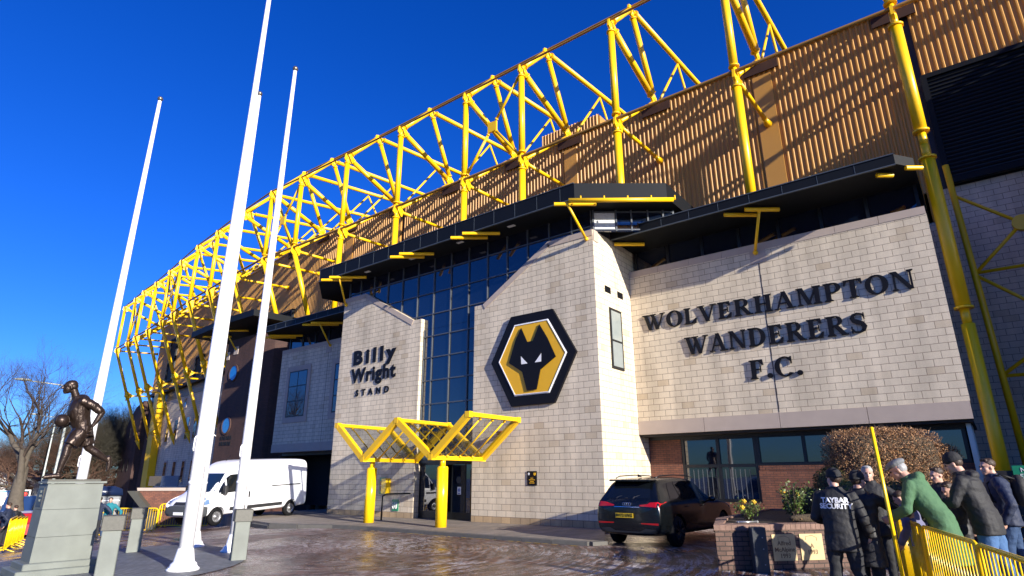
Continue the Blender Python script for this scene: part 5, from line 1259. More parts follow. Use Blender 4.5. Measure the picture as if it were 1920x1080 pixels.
    part('grille', decal(tr, [(-0.42,0.81),(0.42,0.81),(0.36,0.93),(-0.36,0.93)], 'y', 9, Mv, 0.014, 0.1), PLAST, v)
    part('number_plate', MB().box((-0.26,6.0,0.46),(0.26,6.02,0.57),Mv), WHITEM, v)
    for k in (-1, 1): part('rear_door', MB().bbox((min(0.01*k,0.88*k),-0.03,0.5),(max(0.01*k,0.88*k),0.0,2.25),0.01,Mv), VANW, v)
    part('aerial', MB().tube(Mv @ Vector((0,3.95,2.5)), Mv @ Vector((0,3.75,2.72)), 0.01), BLACK, v)
    return v
make_van()
run_barriers((-1.5,12.1), (0.25,5.4), ['yellow crowd barrier panel beside the man in the green coat', 'yellow crowd barrier panel nearest the camera at lower right', 'yellow crowd barrier panel cut by the lower right corner'])
# ================================================================= PLANTER, HEDGES, ROSES
def at(px, dist, z=0.0):
    """ground point at a distance along the bearing of an image column (measured on the horizon)"""
    d = fwd*1.0 + r2*((px-960)/F_PX) + u2*(-(897-540)/F_PX); d.z = 0; d.normalize(); return Vector((d.x*dist, d.y*dist, z))
rag = thing('brick_planter', 'raised brown brick planter with carved stone plaques, in front of the ground floor windows', 'planter', (-3.2, 15.5, -0.1))
pp = [(-4.6,12.35),(-4.05,12.78),(-0.9,16.3),(-0.9,19.6),(-5.6,19.6),(-5.35,14.6)]
def inset(poly, d):
    c = Vector((sum(p[0] for p in poly)/len(poly), sum(p[1] for p in poly)/len(poly))); return [tuple(Vector(p)+(c-Vector(p)).normalized()*d) for p in poly]
part('wall', MB().plate_z(pp, -0.1, 0.62), PBRICK, rag)
m = MB(); po = inset(pp, -0.03); pi_ = inset(pp, 0.26)
for k in range(len(pp)):
    j = (k+1) % len(pp); a, b_ = Vector(po[k]), Vector(po[j]); ai, bi = Vector(pi_[k]), Vector(pi_[j]); n_ = max(1, int((b_-a).length/0.11))
    for q in range(n_):
        e0, e1 = q/n_, (q+0.93)/n_
        c4 = [a.lerp(b_, e0), a.lerp(b_, e1), ai.lerp(bi, e1), ai.lerp(bi, e0)]; h_ = 0.74+random.uniform(-.003,.003)
        m.add([(p.x,p.y,0.621) for p in c4]+[(c4[0].x,c4[0].y,h_-0.02),(c4[1].x,c4[1].y,h_-0.02),(c4[2].x,c4[2].y,h_),(c4[3].x,c4[3].y,h_)], [(0,3,2,1),(4,5,6,7),(0,1,5,4),(1,2,6,5),(2,3,7,6),(3,0,4,7)])
part('coping', m, mat('bullnose_brick', (0.20,0.12,0.09), 0.8, vary=0.5, scale=8, bump=0.3), rag)
part('soil', MB().plate_z(pi_, 0.622, 0.70), SOIL, rag)
fd = (Vector((-0.9,16.3,0))-Vector((-4.05,12.78,0))).normalized()
YST = mat('carved_yellow_stone', (0.52,0.40,0.20), 0.7, vary=0.25, scale=6, bump=0.2, bscale=60)
for k, (s0, txt) in enumerate(((0.42,'Alfred\nMcAlpine\n1993'), (1.02,'A\n1993'))):
    o = Vector((-4.05,12.78,0))+fd*(s0+0.25); mm_ = facing((o.x,o.y,0.30), fd)
    q = part('plaque', MB().box((-0.25,-0.24,0.0),(0.25,0.24,0.02),mm_), YST, rag)
    part('carved_text', xf(text_mb(txt, 0.115, 0.001, 0.006, 1.0), mm_ @ Matrix.Translation((0,-0.04,0.022))), mat('carved_shadow', (0.16,0.10,0.05), 0.8), q)
    part('carved_house', MB().poly([mm_ @ Vector(p) for p in ((-0.12,0.13,0.022),(-0.12,0.19,0.022),(0.02,0.21,0.022),(0.12,0.17,0.022),(0.12,0.11,0.022))], 0.004, 4), bpy.data.materials['carved_shadow'], q)
# black steel cabinet post against the planter
t = thing('black_bollard_box', 'black square steel post in front of the planter, left of the yellow plaques', 'bollard', (-4.1,12.4,-0.1))
o = Vector((-3.88,12.62,-0.1)); mb_ = Matrix.Translation(o) @ Matrix.Rotation(R_(30), 4, 'Z')
part('post', MB().bbox((-0.13,-0.13,0),(0.13,0.13,0.80),0.01,mb_), mat('black_steel_plate', (0.045,0.05,0.055), 0.45, bump=0.4, bscale=12), t)
m = MB()
for z in (0.62,0.42,0.15): m.ball(mb_ @ Vector((0.05,-0.135,z)), 0.012, 6, 4)
part('bolt', m, STEEL, t)
t = thing('folded_bracket', 'small grey metal bracket lying on the planter coping', 'bracket', (-4.3,12.9,0.75))
m = MB(); a = Vector((-4.25,12.75,0.765)); d = Vector((0.6,0.75,0)).normalized()
m.tube(a, a+d*0.42, 0.014); m.tube(a+Vector((-.07,.05,0)), a+d*0.42+Vector((-.07,.05,0)), 0.014); m.tube(a, a+Vector((-.07,.05,0)), 0.014); m.tube(a+d*.42, a+d*.42+Vector((-.07,.05,0)), 0.02)
part('frame', m, STEEL, t)
def leafmat(name, c1, c2, rough=0.6):
    m, n, l, b = newmat(name); P(b, Roughness=rough); g = n.new('ShaderNodeNewGeometry'); r = n.new('ShaderNodeValToRGB'); r.color_ramp.elements[0].color = lin(*c1); r.color_ramp.elements[1].color = lin(*c2)
    l.new(g.outputs['Random Per Island'], r.inputs[0]); l.new(r.outputs[0], b.inputs['Base Color']); return m
BEECH = leafmat('dry_beech_leaves', (0.17,0.075,0.03), (0.46,0.25,0.11)); YEW = leafmat('dark_green_leaves', (0.020,0.032,0.008), (0.085,0.10,0.02)); ROSE = leafmat('rose_leaves', (0.03,0.06,0.012), (0.14,0.20,0.04), 0.4)
TWIG = mat('brown_twigs', (0.09,0.06,0.04), 0.8, vary=0.4, scale=20); BARK = mat('grey_bark', (0.085,0.07,0.052), 0.9, vary=0.4, scale=6, bump=0.6, bscale=14)
def leafy(pfun, n_, size, up_bias=0.0):
    m = MB()
    for _ in range(n_):
        p = pfun(); a = Vector((random.gauss(0,1), random.gauss(0,1), random.gauss(0,1)+up_bias)).normalized(); b_ = a.orthogonal().normalized(); c_ = a.cross(b_); s = size*random.uniform(0.6,1.4); th = random.uniform(0,6.28)
        u = (b_*math.cos(th)+c_*math.sin(th))*s; v = (c_*math.cos(th)-b_*math.sin(th))*s*0.55
        m.v += [p-u, p+v, p+u, p-v]; k = len(m.v)-4; m.f.append([k,k+1,k+2,k+3]); m.sm.append(False)
    return m
HROT = Matrix.Rotation(R_(38), 3, 'Z')
def superbox(c, h, e=3.0, shell=0.16, wob=0.06):
    """random point near the surface of a clipped, rounded box"""
    c = Vector(c)
    while True:
        d = Vector((random.gauss(0,1), random.gauss(0,1), random.gauss(0,1))).normalized()
        k = (abs(d.x/h[0])**e+abs(d.y/h[1])**e+abs(d.z/h[2])**e)**(-1/e)
        r_ = k*(1-shell*random.random()**1.5)+random.gauss(0, 0.012)
        p = d*r_; p += d*wob*(noise.noise(p*2.3+c)+0.6*noise.noise(p*7+c))
        return c+HROT @ p
def hedge(name, label, c, h, lm, n_, size, e=3.0, twigs=0, group=None, parts_core=True):
    t = thing(name, label, 'hedge', (c[0], c[1], c[2]-h[2]), group=group)
    part('foliage', leafy(lambda: superbox(c, h, e), n_, size), lm, t)
    core = MB().ball(c, (h[0]*0.86, h[1]*0.86, h[2]*0.88), 20, 14)
    hh = h
    for i, v in enumerate(core.v):
        d = (v-Vector(c)); d = Vector((d.x/h[0], d.y/h[1], d.z/h[2])); 
        if d.length > 1e-4:
            d.normalize(); k = (abs(d.x)**e+abs(d.y)**e+abs(d.z)**e)**(-1/e)*0.86; core.v[i] = Vector(c)+HROT @ Vector((d.x*k*h[0], d.y*k*h[1], d.z*k*h[2]))
    part('inner_branches', core, mat(name+'_inner_twigs', (0.07,0.05,0.03), 0.95, vary=0.6, scale=16, bump=1.0, bscale=30), t)
    if twigs:
        m = MB()
        for _ in range(twigs):
            p = superbox(c, h, e, 0.02); d = (p-Vector(c)).normalized(); d = (d+Vector((random.uniform(-.5,.5),random.uniform(-.5,.5),random.uniform(0.2,.9)))).normalized(); m.tube(p-d*0.15, p+d*random.uniform(0.02,0.10), 0.006, 0.003, n=3)
        part('twigs', m, TWIG, t)
    return t
hedge('beech_hedge', 'large clipped hedge of russet leaves in front of the ground floor window', (-2.2,17.75,1.70), (1.30,0.75,1.06), BEECH, 36000, 0.019, 5.5, 1600)
hedge('box_shrub', 'low rounded dark green shrub behind the man with SECURITY on his back', (-3.5,15.3,1.05), (0.55,0.5,0.33), YEW, 4200, 0.022, 2.2)
hedge('box_shrub', 'dark green shrub against the left end of the russet hedge', (-3.22,16.9,1.42), (0.42,0.45,0.42), YEW, 3200, 0.022, 2.4)
hedge('box_shrub', 'yellow green shrub between the two security men', (-2.75,15.5,1.15), (0.42,0.42,0.35), leafmat('yellow_green_leaves', (0.06,0.08,0.012), (0.17,0.17,0.03)), 3200, 0.022, 2.3)
hedge('box_shrub', 'square cut green shrub left of the man in the green coat', (-1.62,15.9,1.12), (0.42,0.4,0.40), YEW, 3200, 0.022, 4)
hedge('low_hedge', 'low dark reddish hedge running along the back of the planter coping', (-2.9,14.55,0.80), (1.05,0.12,0.10), BEECH, 1500, 0.016, 3)
def rose(label, c, h, n_=420, fl=3):
    t = thing('rose_bush', label, 'rose bush', c, group='rose bushes in the planter'); m = MB(); tips = []
    for _ in range(16):
        a = random.uniform(0,6.28); r_ = random.uniform(0.1,0.34); p = [Vector(c), Vector(c)+Vector((math.cos(a)*r_*0.5, math.sin(a)*r_*0.5, h*0.5)), Vector(c)+Vector((math.cos(a)*r_, math.sin(a)*r_, h*random.uniform(0.75,1.1)))]
        m.poly(p, [0.009,0.007,0.004], 4); tips.append(p)
    part('stem', m, TWIG, t)
    def pf():
        p = random.choice(tips); k = random.uniform(0.3,1); q = p[0].lerp(p[1], min(1,k*2)) if k < 0.5 else p[1].lerp(p[2], k*2-1); return q+Vector((random.gauss(0,.05),random.gauss(0,.05),random.gauss(0,.05)))
    part('leaves', leafy(pf, n_, 0.028, 0.6), ROSE, t)
    for k in range(fl):
        p = random.choice(tips)[2]+Vector((0.0,-0.06,0.0)); f = MB(); f.ball(p, (0.038,0.038,0.03), 8, 6)
        for q in range(5): a = q*1.256; f.ball(p+Vector((math.cos(a)*0.032, -0.015, math.sin(a)*0.026)), (0.028,0.014,0.024), 6, 4)
        part('flower', f, mat('yellow_petals', (0.85,0.50,0.03), 0.5) if k == 0 and 'yellow_petals' not in bpy.data.materials else bpy.data.materials['yellow_petals'], t)
rose('rose bush with yellow blooms nearest the left end of the planter', (-4.35,13.7,0.70), 0.42, 420, 3)
rose('taller rose bush with yellow blooms beside the rounded frosty shrub', (-3.55,14.3,0.70), 0.75, 600, 2)
rose('rose bush with yellow blooms partly hidden by the jacket with the word SECURITY', (-3.0,14.45,0.70), 0.6, 420, 1)
# upright yellow handrail and green sign on the right, dark slatted fence
t = thing('green_sign', 'green sign with white letters partly hidden behind the yellow barriers', 'sign', (-1.3,15.55,0.3))
mg_ = facing((-1.62,15.42,0.24), fd)
part('plate', MB().box((-0.33,-0.24,0.0),(0.33,0.24,0.02),mg_), GREEN, t)
part('text', xf(text_mb('EMERGENCY\nROUTE\nNO PARKING', 0.125, 0.001, 0.004, 0.9), mg_ @ Matrix.Translation((0,0.0,0.024)) @ Matrix.Scale(0.8,4,(1,0,0))), mat('pale_blue_letters', (0.45,0.62,0.75), 0.5), t)
t = thing('slatted_fence', 'black horizontal slatted fence at the far right', 'fence', (1.6,19.5,0))
for k in range(7): part('slat', MB().box((-0.15,20.2,-0.1+k*0.27),(4.2,20.26,0.14+k*0.27)), mat('black_timber', (0.012,0.012,0.012), 0.6) if k == 0 else bpy.data.materials['black_timber'], t)
t = thing('green_sign', 'green sign on the black slatted fence at the right edge', 'sign', (0.7,20.1,1.5))
part('plate', MB().box((0.28,20.17,1.32),(0.95,20.195,1.88)), GREEN, t); part('text', xf(text_mb('NO\nEXIT\nKEEP', 0.15, 0.001, 0.004, 0.95), facing((0.55,20.165,1.62),(1,0,0))), WHITEM, t)
# raised pavement under the queue on the right
tag(MB().plate_z([(-1.25,12.6),(0.55,5.0),(6,5.0),(6,20.15),(-0.85,20.15),(-0.85,16.4)], -0.3, 0.03).build('footpath', PAVE), kind='structure')
t = thing('cycle_rack', 'row of polished steel hoops at the right edge', 'rack', (1.1,12.2,0.03))
for k in range(4):
    x = 0.78+0.10*k; part('hoop', MB().poly([(x,12.4+0.0,0.03),(x,12.4,0.62),(x+0.0,12.36,0.74),(x,12.24,0.78),(x,12.1,0.74),(x,12.05,0.62),(x,12.05,0.03)], 0.024, 8), mat('polished_steel', (0.6,0.6,0.62), 0.2, metal=1) if k == 0 else bpy.data.materials['polished_steel'], t)

# ================================================================= LEFT BACKGROUND
# ramp wall with handrail and green sign
dP = Vector((0.79,0.615,0)); dN = Vector((0.615,-0.79,0))
A0 = at(268, 40.5, 0)
t = thing('ramp_wall', 'low sunlit brick ramp wall with slanted dark coping and a yellow handrail, behind the barriers', 'wall', (A0.x, A0.y, -1.2))
def wp(a, z, n_=0.0): p = A0+dP*a+dN*n_; return (p.x, p.y, z)
m = MB(); prof = [(1.3,-1.8),(14,-1.8),(14,1.0),(0.0,1.0),(1.3,-0.3)]
m.prism(prof, lambda a, z: wp(min(a,8.0), z, 0.15), lambda a, z: wp(min(a,8.0), z, -0.2)); part('brickwork', m, BRICK, t)
m = MB(); m.prism([(-0.05,1.001),(8.1,1.001),(8.1,1.16),(-0.1,1.16)], lambda a, z: wp(a, z, 0.22), lambda a, z: wp(a, z, -0.26)); part('coping', m, TRIM, t)
m = MB(); m.prism([(-0.1,0.998),(0.0,0.998),(1.29,-0.3),(1.29,-1.8),(0.9,-1.8),(0.9,-0.35),(-0.45,0.998)], lambda a, z: wp(a, z, 0.5), lambda a, z: wp(a, z, -0.25)); part('end_slab', m, DGRAN, t)
m = MB(); m.tube(wp(1.0,-0.02,0.28), wp(8,0.72,0.28), 0.04)
for a in (2.4,4.6,6.8): m.tube(wp(a,0.02+(a-1)*0.105,0.15), wp(a,0.02+(a-1)*0.105,0.28), 0.03); m.ball(wp(a,0.13+(a-1)*0.105,0.28),0.07,8,6)
part('handrail', m, YPOST, t)
t = thing('green_sign', 'green emergency exit sign with white lines on the sunlit ramp wall', 'sign', wp(3.0,0.0))
part('plate', MB().prism([(2.3,-0.3),(3.6,-0.2),(3.6,0.25),(2.3,0.15)], lambda a, z: wp(a, z, 0.20), lambda a, z: wp(a, z, 0.16)), mat('bright_green_sign', (0.02,0.42,0.22), 0.4), t)
part('text', xf(text_mb('EMERGENCY EXIT\nROUTE\nNO PARKING', 0.125, 0.002, 0.004, 0.95), facing(wp(2.95,-0.02,0.21), dP+Vector((0,0,0.075)), Vector((-0.06,-0.05,1)))), WHITEM, t)
t = thing('notice_board', 'pale wooden board above the ramp wall beside the yellow support', 'board', at(290,66,1.2)); b_ = at(284,70,0); part('panel', MB().box((b_.x,b_.y-0.2,1.0),(b_.x+3.2,b_.y-0.1,1.9)), mat('tan_board', (0.22,0.17,0.1), 0.6), t)
t = thing('notice_board', 'blue and white board above the ramp wall', 'board', at(315,60,1.2)); b_ = at(307,66,0); part('panel', MB().box((b_.x,b_.y-0.2,1.0),(b_.x+3.4,b_.y-0.1,1.9)), mat('blue_board', (0.12,0.15,0.20), 0.6, vary=0.5, scale=6), t)
# barriers on the left
run_barriers((-34.9,10.3), (-29.0,14.9), ['yellow crowd barrier panel just right of the statue plinth', 'yellow crowd barrier panel between the bollard and the van', 'yellow crowd barrier panel ending behind the front of the van'])
run_barriers((-26.3,6.5), (-36,9.5), ['yellow crowd barrier panel at the left edge of the picture', 'second yellow crowd barrier panel from the left edge, in front of the queue', 'third yellow crowd barrier panel from the left edge', 'yellow crowd barrier panel next to the left side of the plinth'])
# upended barrier held edge-on by the security man
bp_ = at(1656, 9.7); o = copy_tree(br0); vd = Vector((bp_.x, bp_.y, 0)).normalized()
for ch in list(o.children):
    if ch.name.startswith('foot') or ch.name.startswith('hook'): bpy.data.objects.remove(ch)
ux = (Vector((0,0,1))+rt*-0.03).normalized(); uy = vd.cross(ux).normalized(); uz = ux.cross(uy)
q = Matrix((ux, uy, uz)).transposed()
o.rotation_mode = 'QUATERNION'; o.rotation_quaternion = q.to_quaternion(); o.location = bp_-vd*0.35+Vector((0,0,1.08))
o['label'] = 'yellow crowd barrier stood on end and held upright by the man in black'

def branchtree(seed, H_, r0, spread=0.55, levels=6, lean=(0,0), trunk_frac=0.32, n_sub=(3,4)):
    rnd = random.Random(seed); tr = MB(); cr = MB()
    def grow(p, d, L, r, lv):
        pts = [p]; rs = [r]; q = p.copy(); dd = d.copy(); ns = 4 if lv < 3 else 3
        for k in range(ns):
            dd = (dd+Vector((rnd.gauss(0,.14),rnd.gauss(0,.14),rnd.gauss(0.03,.10)))).normalized(); q = q+dd*L/ns; pts.append(q.copy()); rs.append(r*(1-0.45*(k+1)/ns))
        (tr if lv < 2 else cr).poly(pts, rs, 7 if lv < 2 else (4 if lv < 4 else 3), cap=False)
        if lv >= levels: return
        n_ = rnd.randint(*n_sub)
        for k in range(n_):
            t_ = 1.0 if k == 0 else rnd.uniform(0.45,1.0); idx = t_*ns; i0 = min(ns-1, int(idx)); pp_ = pts[i0].lerp(pts[i0+1], idx-i0)
            a = Vector((rnd.gauss(0,1),rnd.gauss(0,1),rnd.gauss(0,0.6))); a = (a-dd*a.dot(dd)).normalized()
            nd = (dd+a*rnd.uniform(spread*0.6, spread*1.5)+Vector((0,0,0.12))).normalized()
            grow(pp_, nd, L*rnd.uniform(0.62,0.85), rs[i0]*rnd.uniform(0.5,0.72), lv+1)
    grow(Vector((0,0,0)), Vector((lean[0],lean[1],1)).normalized(), H_*trunk_frac, r0, 0)
    zmax = max(p.z for p in cr.v); k = H_/zmax
    for mb_ in (tr, cr): mb_.v = [p*k for p in mb_.v]
    return tr, cr
def make_tree(name, label, loc, seed, H_, r0, twig, **kw):
    t = thing(name, label, 'tree', (0,0,0)); a, b_ = branchtree(seed, H_, r0, **kw)
    part('trunk', a, BARK, t); part('crown', b_, twig, t); t.location = loc; return t
BIGT = make_tree('bare_tree', 'big leafless tree with a thick trunk, left of the statue', at(46,50,-1.7), 11, 12.8, 0.50, mat('dark_brown_twigs', (0.05,0.035,0.026), 0.9, vary=0.4, scale=8), spread=0.6, levels=7, trunk_frac=0.30)
RB = mat('russet_twigs', (0.13,0.07,0.045), 0.9, vary=0.4, scale=8); DK = mat('olive_twigs', (0.05,0.045,0.03), 0.9, vary=0.4, scale=8)
tp = [make_tree('bare_tree', 'leafless background tree', (0,0,0), 21, 9.5, 0.22, DK, spread=0.7, levels=6, trunk_frac=0.2, n_sub=(4,5)),
      make_tree('bare_tree', 'leafless background tree', (0,0,0), 35, 8.0, 0.18, RB, spread=0.75, levels=6, trunk_frac=0.18, n_sub=(4,5))]
spots = [(8,120,0,1.1,'leafless olive tree behind the white houses at the left edge'),(34,112,1,1.1,'russet leafless tree behind the trunk of the big tree'),(62,106,1,1.25,'russet leafless tree right of the big tree trunk'),
 (84,104,0,1.2,'olive leafless tree behind the taller lamp post'),(112,102,1,1.3,'russet leafless tree behind the front boot of the statue'),(138,100,0,1.2,'leafless tree directly behind the planted leg of the statue'),
 (158,98,0,1.35,'dark leafless tree behind the flagpole foot by the statue'),(178,104,0,1.5,'dark leafless tree behind the trailing boot of the statue'),(196,100,0,1.45,'dark leafless tree left of the dark brick end wall'),(216,108,0,1.6,'dark leafless tree touching the dark brick end wall'),(232,112,0,1.65,'dark leafless tree mostly hidden by the brick end wall'),(150,122,1,1.5,'distant russet tree behind the statue'), (192,125,0,1.6,'distant dark tree behind the grey trailer')]
used = set()
for k, (px, d, kind, s, lab) in enumerate(spots):
    if kind in used: o = copy_tree(tp[kind])
    else: o = tp[kind]; used.add(kind)
    o.location = at(px, d, -1.7); o.rotation_euler = (0,0,random.uniform(0,6.28)); o.scale = (s*1.1,s*1.1,s); o['label'] = lab; o['group'] = 'leafless trees along the street'
tag(leafy(lambda: at(random.uniform(-40,245), random.uniform(112,130), 0)+Vector((0,0,-1.7+abs(random.gauss(0,1))*1.9)), 9000, 0.32).build('scrub', leafmat('scrub_brown', (0.03,0.028,0.018), (0.10,0.065,0.04))), kind='stuff')
# lamp posts
def lamp(label, px, d, H_, arm):
    o = at(px, d, 0); z0 = gz(o.x, o.y); t = thing('street_lamp', label, 'street lamp', (o.x,o.y,z0))
    r_ = at(px-10, d, 0)-o; r_.normalize()
    part('post', MB().poly([(o.x,o.y,z0),(o.x,o.y,z0+H_*0.4),(o.x,o.y,z0+H_)], [0.13,0.10,0.06], 10), mat('pale_lamp_paint', (0.42,0.46,0.42), 0.5) if 'pale_lamp_paint' not in bpy.data.materials else bpy.data.materials['pale_lamp_paint'], t)
    tip = Vector((o.x,o.y,z0+H_))+r_*arm+Vector((0,0,0.25)); part('arm', MB().tube((o.x,o.y,z0+H_-0.02), tip, 0.045), bpy.data.materials['pale_lamp_paint'], t)
    part('lamp_head', MB().ball(tip-r_*0.3, (0.55,0.25,0.10), 12, 8, Matrix.Rotation(math.atan2(r_.y,r_.x), 3, 'Z')), bpy.data.materials['pale_lamp_paint'], t)
lamp('tall pale street lamp whose long arm meets the face of the statue', 101, 56, 10.0, 3.4)
lamp('shorter looking pale street lamp left of the taller one', 80, 92, 10.5, 2.6)
# houses
def house(label, px, d, w_, dp, hw, hr, ang):
    o = at(px, d, -3.2); t = thing('white_house', label, 'house', o); mt = Matrix.Translation(o) @ Matrix.Rotation(ang, 4, 'Z')
    W_ = mat('white_render', (0.72,0.72,0.70), 0.8, vary=0.1) if 'white_render' not in bpy.data.materials else bpy.data.materials['white_render']
    part('wall', MB().prism([(-w_/2,0),(w_/2,0),(w_/2,hw),(0,hw+hr),(-w_/2,hw)], lambda a, z: mt @ Vector((a,0,z)), lambda a, z: mt @ Vector((a,dp,z))), W_, t)
    r = MB()
    for s in (-1, 1): r.add([mt @ Vector(p) for p in ((s*(w_/2+0.4),-0.4,hw-0.35),(0,-0.4,hw+hr+0.06),(0,dp+0.4,hw+hr+0.06),(s*(w_/2+0.4),dp+0.4,hw-0.35),(s*(w_/2+0.4),-0.4,hw-0.2),(0,-0.4,hw+hr+0.25),(0,dp+0.4,hw+hr+0.25),(s*(w_/2+0.4),dp+0.4,hw-0.2))], [(0,1,2,3),(4,5,6,7),(0,1,5,4),(3,2,6,7),(0,3,7,4)])
    rf = part('roof', r, mat('brown_roof_tiles', (0.10,0.05,0.04), 0.8) if 'brown_roof_tiles' not in bpy.data.materials else bpy.data.materials['brown_roof_tiles'], t)
    part('chimney', MB().box((-0.4,dp*0.5,hw+hr-0.2),(0.4,dp*0.5+0.7,hw+hr+1.2),mt), BRICK, rf)
    for x in (-w_*0.25, w_*0.25):
        for z in (0.9, hw-1.5):
            f = part('window', MB().box((x-0.5,-0.05,z),(x+0.5,-0.01,z+1.1),mt), DKFRAME, t)
house('white gabled house at the left edge, behind the queue', -2, 108, 6, 8, 4.6, 2.0, R_(74))
house('white house seen between the big tree trunk and the sign', 30, 112, 7, 8, 4.3, 1.6, R_(60))
house('white house just right of the big tree trunk', 66, 116, 7, 8, 4.2, 1.5, R_(66))
# board sign, traffic light, street vehicles, trailer
o = at(18,60,0); t = thing('board_sign', 'white board with blue and red print above the heads of the queue', 'sign', o); r_ = (at(30,60)-at(0,60)).normalized(); mm_ = facing((o.x,o.y,0.35), r_)
part('panel', MB().box((-0.75,-0.5,0),(0.75,0.5,0.05),mm_), WHITEM, t); part('post', MB().tube((o.x,o.y,-1.8),(o.x,o.y,-0.2),0.05), STEEL, t)
part('text', xf(text_mb('MARKET', 0.3, 0.002, 0.01), mm_ @ Matrix.Translation((0.12,-0.08,0.06))), mat('sign_red', (0.4,0.03,0.02), 0.5), t); part('blue_band', MB().box((-0.45,0.36,0.052),(0.35,0.44,0.06),mm_), mat('sign_blue', (0.02,0.3,0.6), 0.5), t)
o = at(54,58,0); t = thing('traffic_light', 'traffic light showing red beside the plinth', 'traffic light', o)
part('post', MB().tube((o.x,o.y,-1.8),(o.x,o.y,0.0),0.05), BLACK, t); mm_ = facing((o.x,o.y,0.35), r_)
part('backboard', MB().box((-0.3,-0.55,-0.02),(0.3,0.55,0.0),mm_), WHITEM, t); part('housing', MB().bbox((-0.22,-0.47,0.0),(0.22,0.47,0.12),0.03,mm_), BLACK, t)
rl, n, l, b = newmat('red_signal_light'); P(b, Base_Color=lin(0.8,0.02,0.02)); b.inputs['Emission Color'].default_value = lin(1,0.03,0.02); b.inputs['Emission Strength'].default_value = 2.0
part('signal', MB().ball(mm_ @ Vector((0,0.26,0.14)), 0.11, 10, 8), rl, t)
def far_car(label, px, d, col, z=-1.7, L=4.3, H_=1.45, ang=0.0):
    o = at(px, d, z); t = thing('distant_car', label, 'car', o); mt = Matrix.Translation(o) @ Matrix.Rotation(ang, 4, 'Z')
    prof = [(-L/2,0.3),(-L/2+0.05,0.8),(-L*0.28,0.92),(-L*0.15,H_),(L*0.25,H_),(L*0.42,0.95),(L/2,0.85),(L/2,0.3)]
    part('body', MB().prism(prof, lambda a, z: mt @ Vector((a,-0.85,z)), lambda a, z: mt @ Vector((a,0.85,z))), col, t)
    part('windows', MB().prism([(-L*0.26,0.95),(-L*0.14,H_-0.08),(L*0.24,H_-0.08),(L*0.38,0.97)], lambda a, z: mt @ Vector((a,-0.86,z)), lambda a, z: mt @ Vector((a,0.86,z))), VGLASS, t)
    for x in (-L*0.3, L*0.3):
        for s in (-1, 1): part('wheel', MB().tube(mt @ Vector((x,s*0.7,0.32)), mt @ Vector((x,s*0.88,0.32)), 0.32, n=16), RUB, t)
far_car('silver car in the street left of the plinth', 50, 50, mat('silver_paint', (0.5,0.52,0.55), 0.3, metal=0.4), ang=R_(-20)); far_car('blue van in the street above the silver car', 60, 56, mat('blue_paint', (0.015,0.04,0.12), 0.3), L=4.8, H_=2.2, ang=R_(-30)); far_car('small red car beside the plinth edge', 56, 48, mat('red_paint', (0.4,0.02,0.02), 0.3), H_=1.4, L=3.6, ang=R_(-20))
o = at(206,44,-1.35); t = thing('catering_trailer', 'grey catering trailer with a rounded dark roof, between the plinth and the brick end wall', 'trailer', o); r_ = (at(215,44)-at(195,44)).normalized(); dd = Vector((-r_.y, r_.x, 0)); mt = Matrix((r_, dd, Vector((0,0,1)))).transposed().to_4x4(); mt.translation = o
part('body', MB().bbox((-1.0,0,0.4),(0.75,3,2.05),0.08,mt), mat('grey_trailer_paint', (0.16,0.17,0.18), 0.4), t)
part('roof', MB().loft([[mt @ Vector((x,y,z)) for x, z in ((-1.05,2.06),(-1.0,2.45),(-0.5,2.55),(0.4,2.55),(0.75,2.4),(0.82,2.06))] for y in (-0.1,3.1)]), mat('navy_roof', (0.01,0.02,0.06), 0.3), t)
part('graphic', MB().ball(mt @ Vector((-0.05,-0.01,1.0)), (0.22,0.02,0.32), 12, 8, mt.to_3x3()), mat('cream_patch', (0.5,0.45,0.3), 0.6), t); part('wheel', MB().tube(mt @ Vector((-0.5,-0.05,0.3)), mt @ Vector((-0.5,0.2,0.3)), 0.3, n=14), RUB, t)
part('stripe', MB().box((-0.95,-0.02,1.75),(0.7,-0.005,1.8),mt), WHITEM, t)
# clipped bright shrub seen over the van roof
o = at(493,38.0,0); t = thing('clipped_shrub', 'small square clipped yellow green shrub showing above the van roof', 'shrub', (o.x,o.y,0))
part('foliage', leafy(lambda: superbox((o.x,o.y,2.0), (0.75,0.5,0.6), 6), 2600, 0.045), leafmat('lime_leaves', (0.10,0.12,0.01), (0.35,0.33,0.03)), t); part('stem', MB().tube((o.x,o.y,-0.3),(o.x,o.y,1.6),0.06), BARK, t)
# ================================================================= PEOPLE
SKIN = mat('skin', (0.52,0.30,0.22), 0.5, vary=0.12, scale=14)
def cloth(name, col, rough=0.85, quilt=0.0):
    m = mat(name, col, rough, vary=0.2, scale=5, bump=0.35, bscale=30); return m
BLK = cloth('black_cloth', (0.012,0.012,0.014), 0.6); BLK2 = cloth('black_nylon', (0.014,0.014,0.016), 0.72); GRC = cloth('green_cotton', (0.055,0.13,0.06)); NAVY = cloth('navy_nylon', (0.012,0.02,0.05), 0.7); JEAN = cloth('blue_denim', (0.05,0.12,0.26)); DJEAN = cloth('dark_denim', (0.02,0.05,0.12))
CHAR = cloth('charcoal_trousers', (0.016,0.017,0.02)); TEAL = cloth('teal_jacket', (0.01,0.16,0.20)); PURP = cloth('lilac_hoodie', (0.13,0.13,0.22)); HAIRB = mat('brown_hair', (0.035,0.018,0.010), 0.6, vary=0.3, scale=20); HAIRG = mat('grey_hair', (0.30,0.30,0.30), 0.6, vary=0.3, scale=20); GREYW = cloth('grey_tweed', (0.16,0.17,0.18)); BEAN = cloth('knitted_wool', (0.014,0.014,0.016)); SHOE = mat('black_shoe', (0.01,0.01,0.01), 0.4)
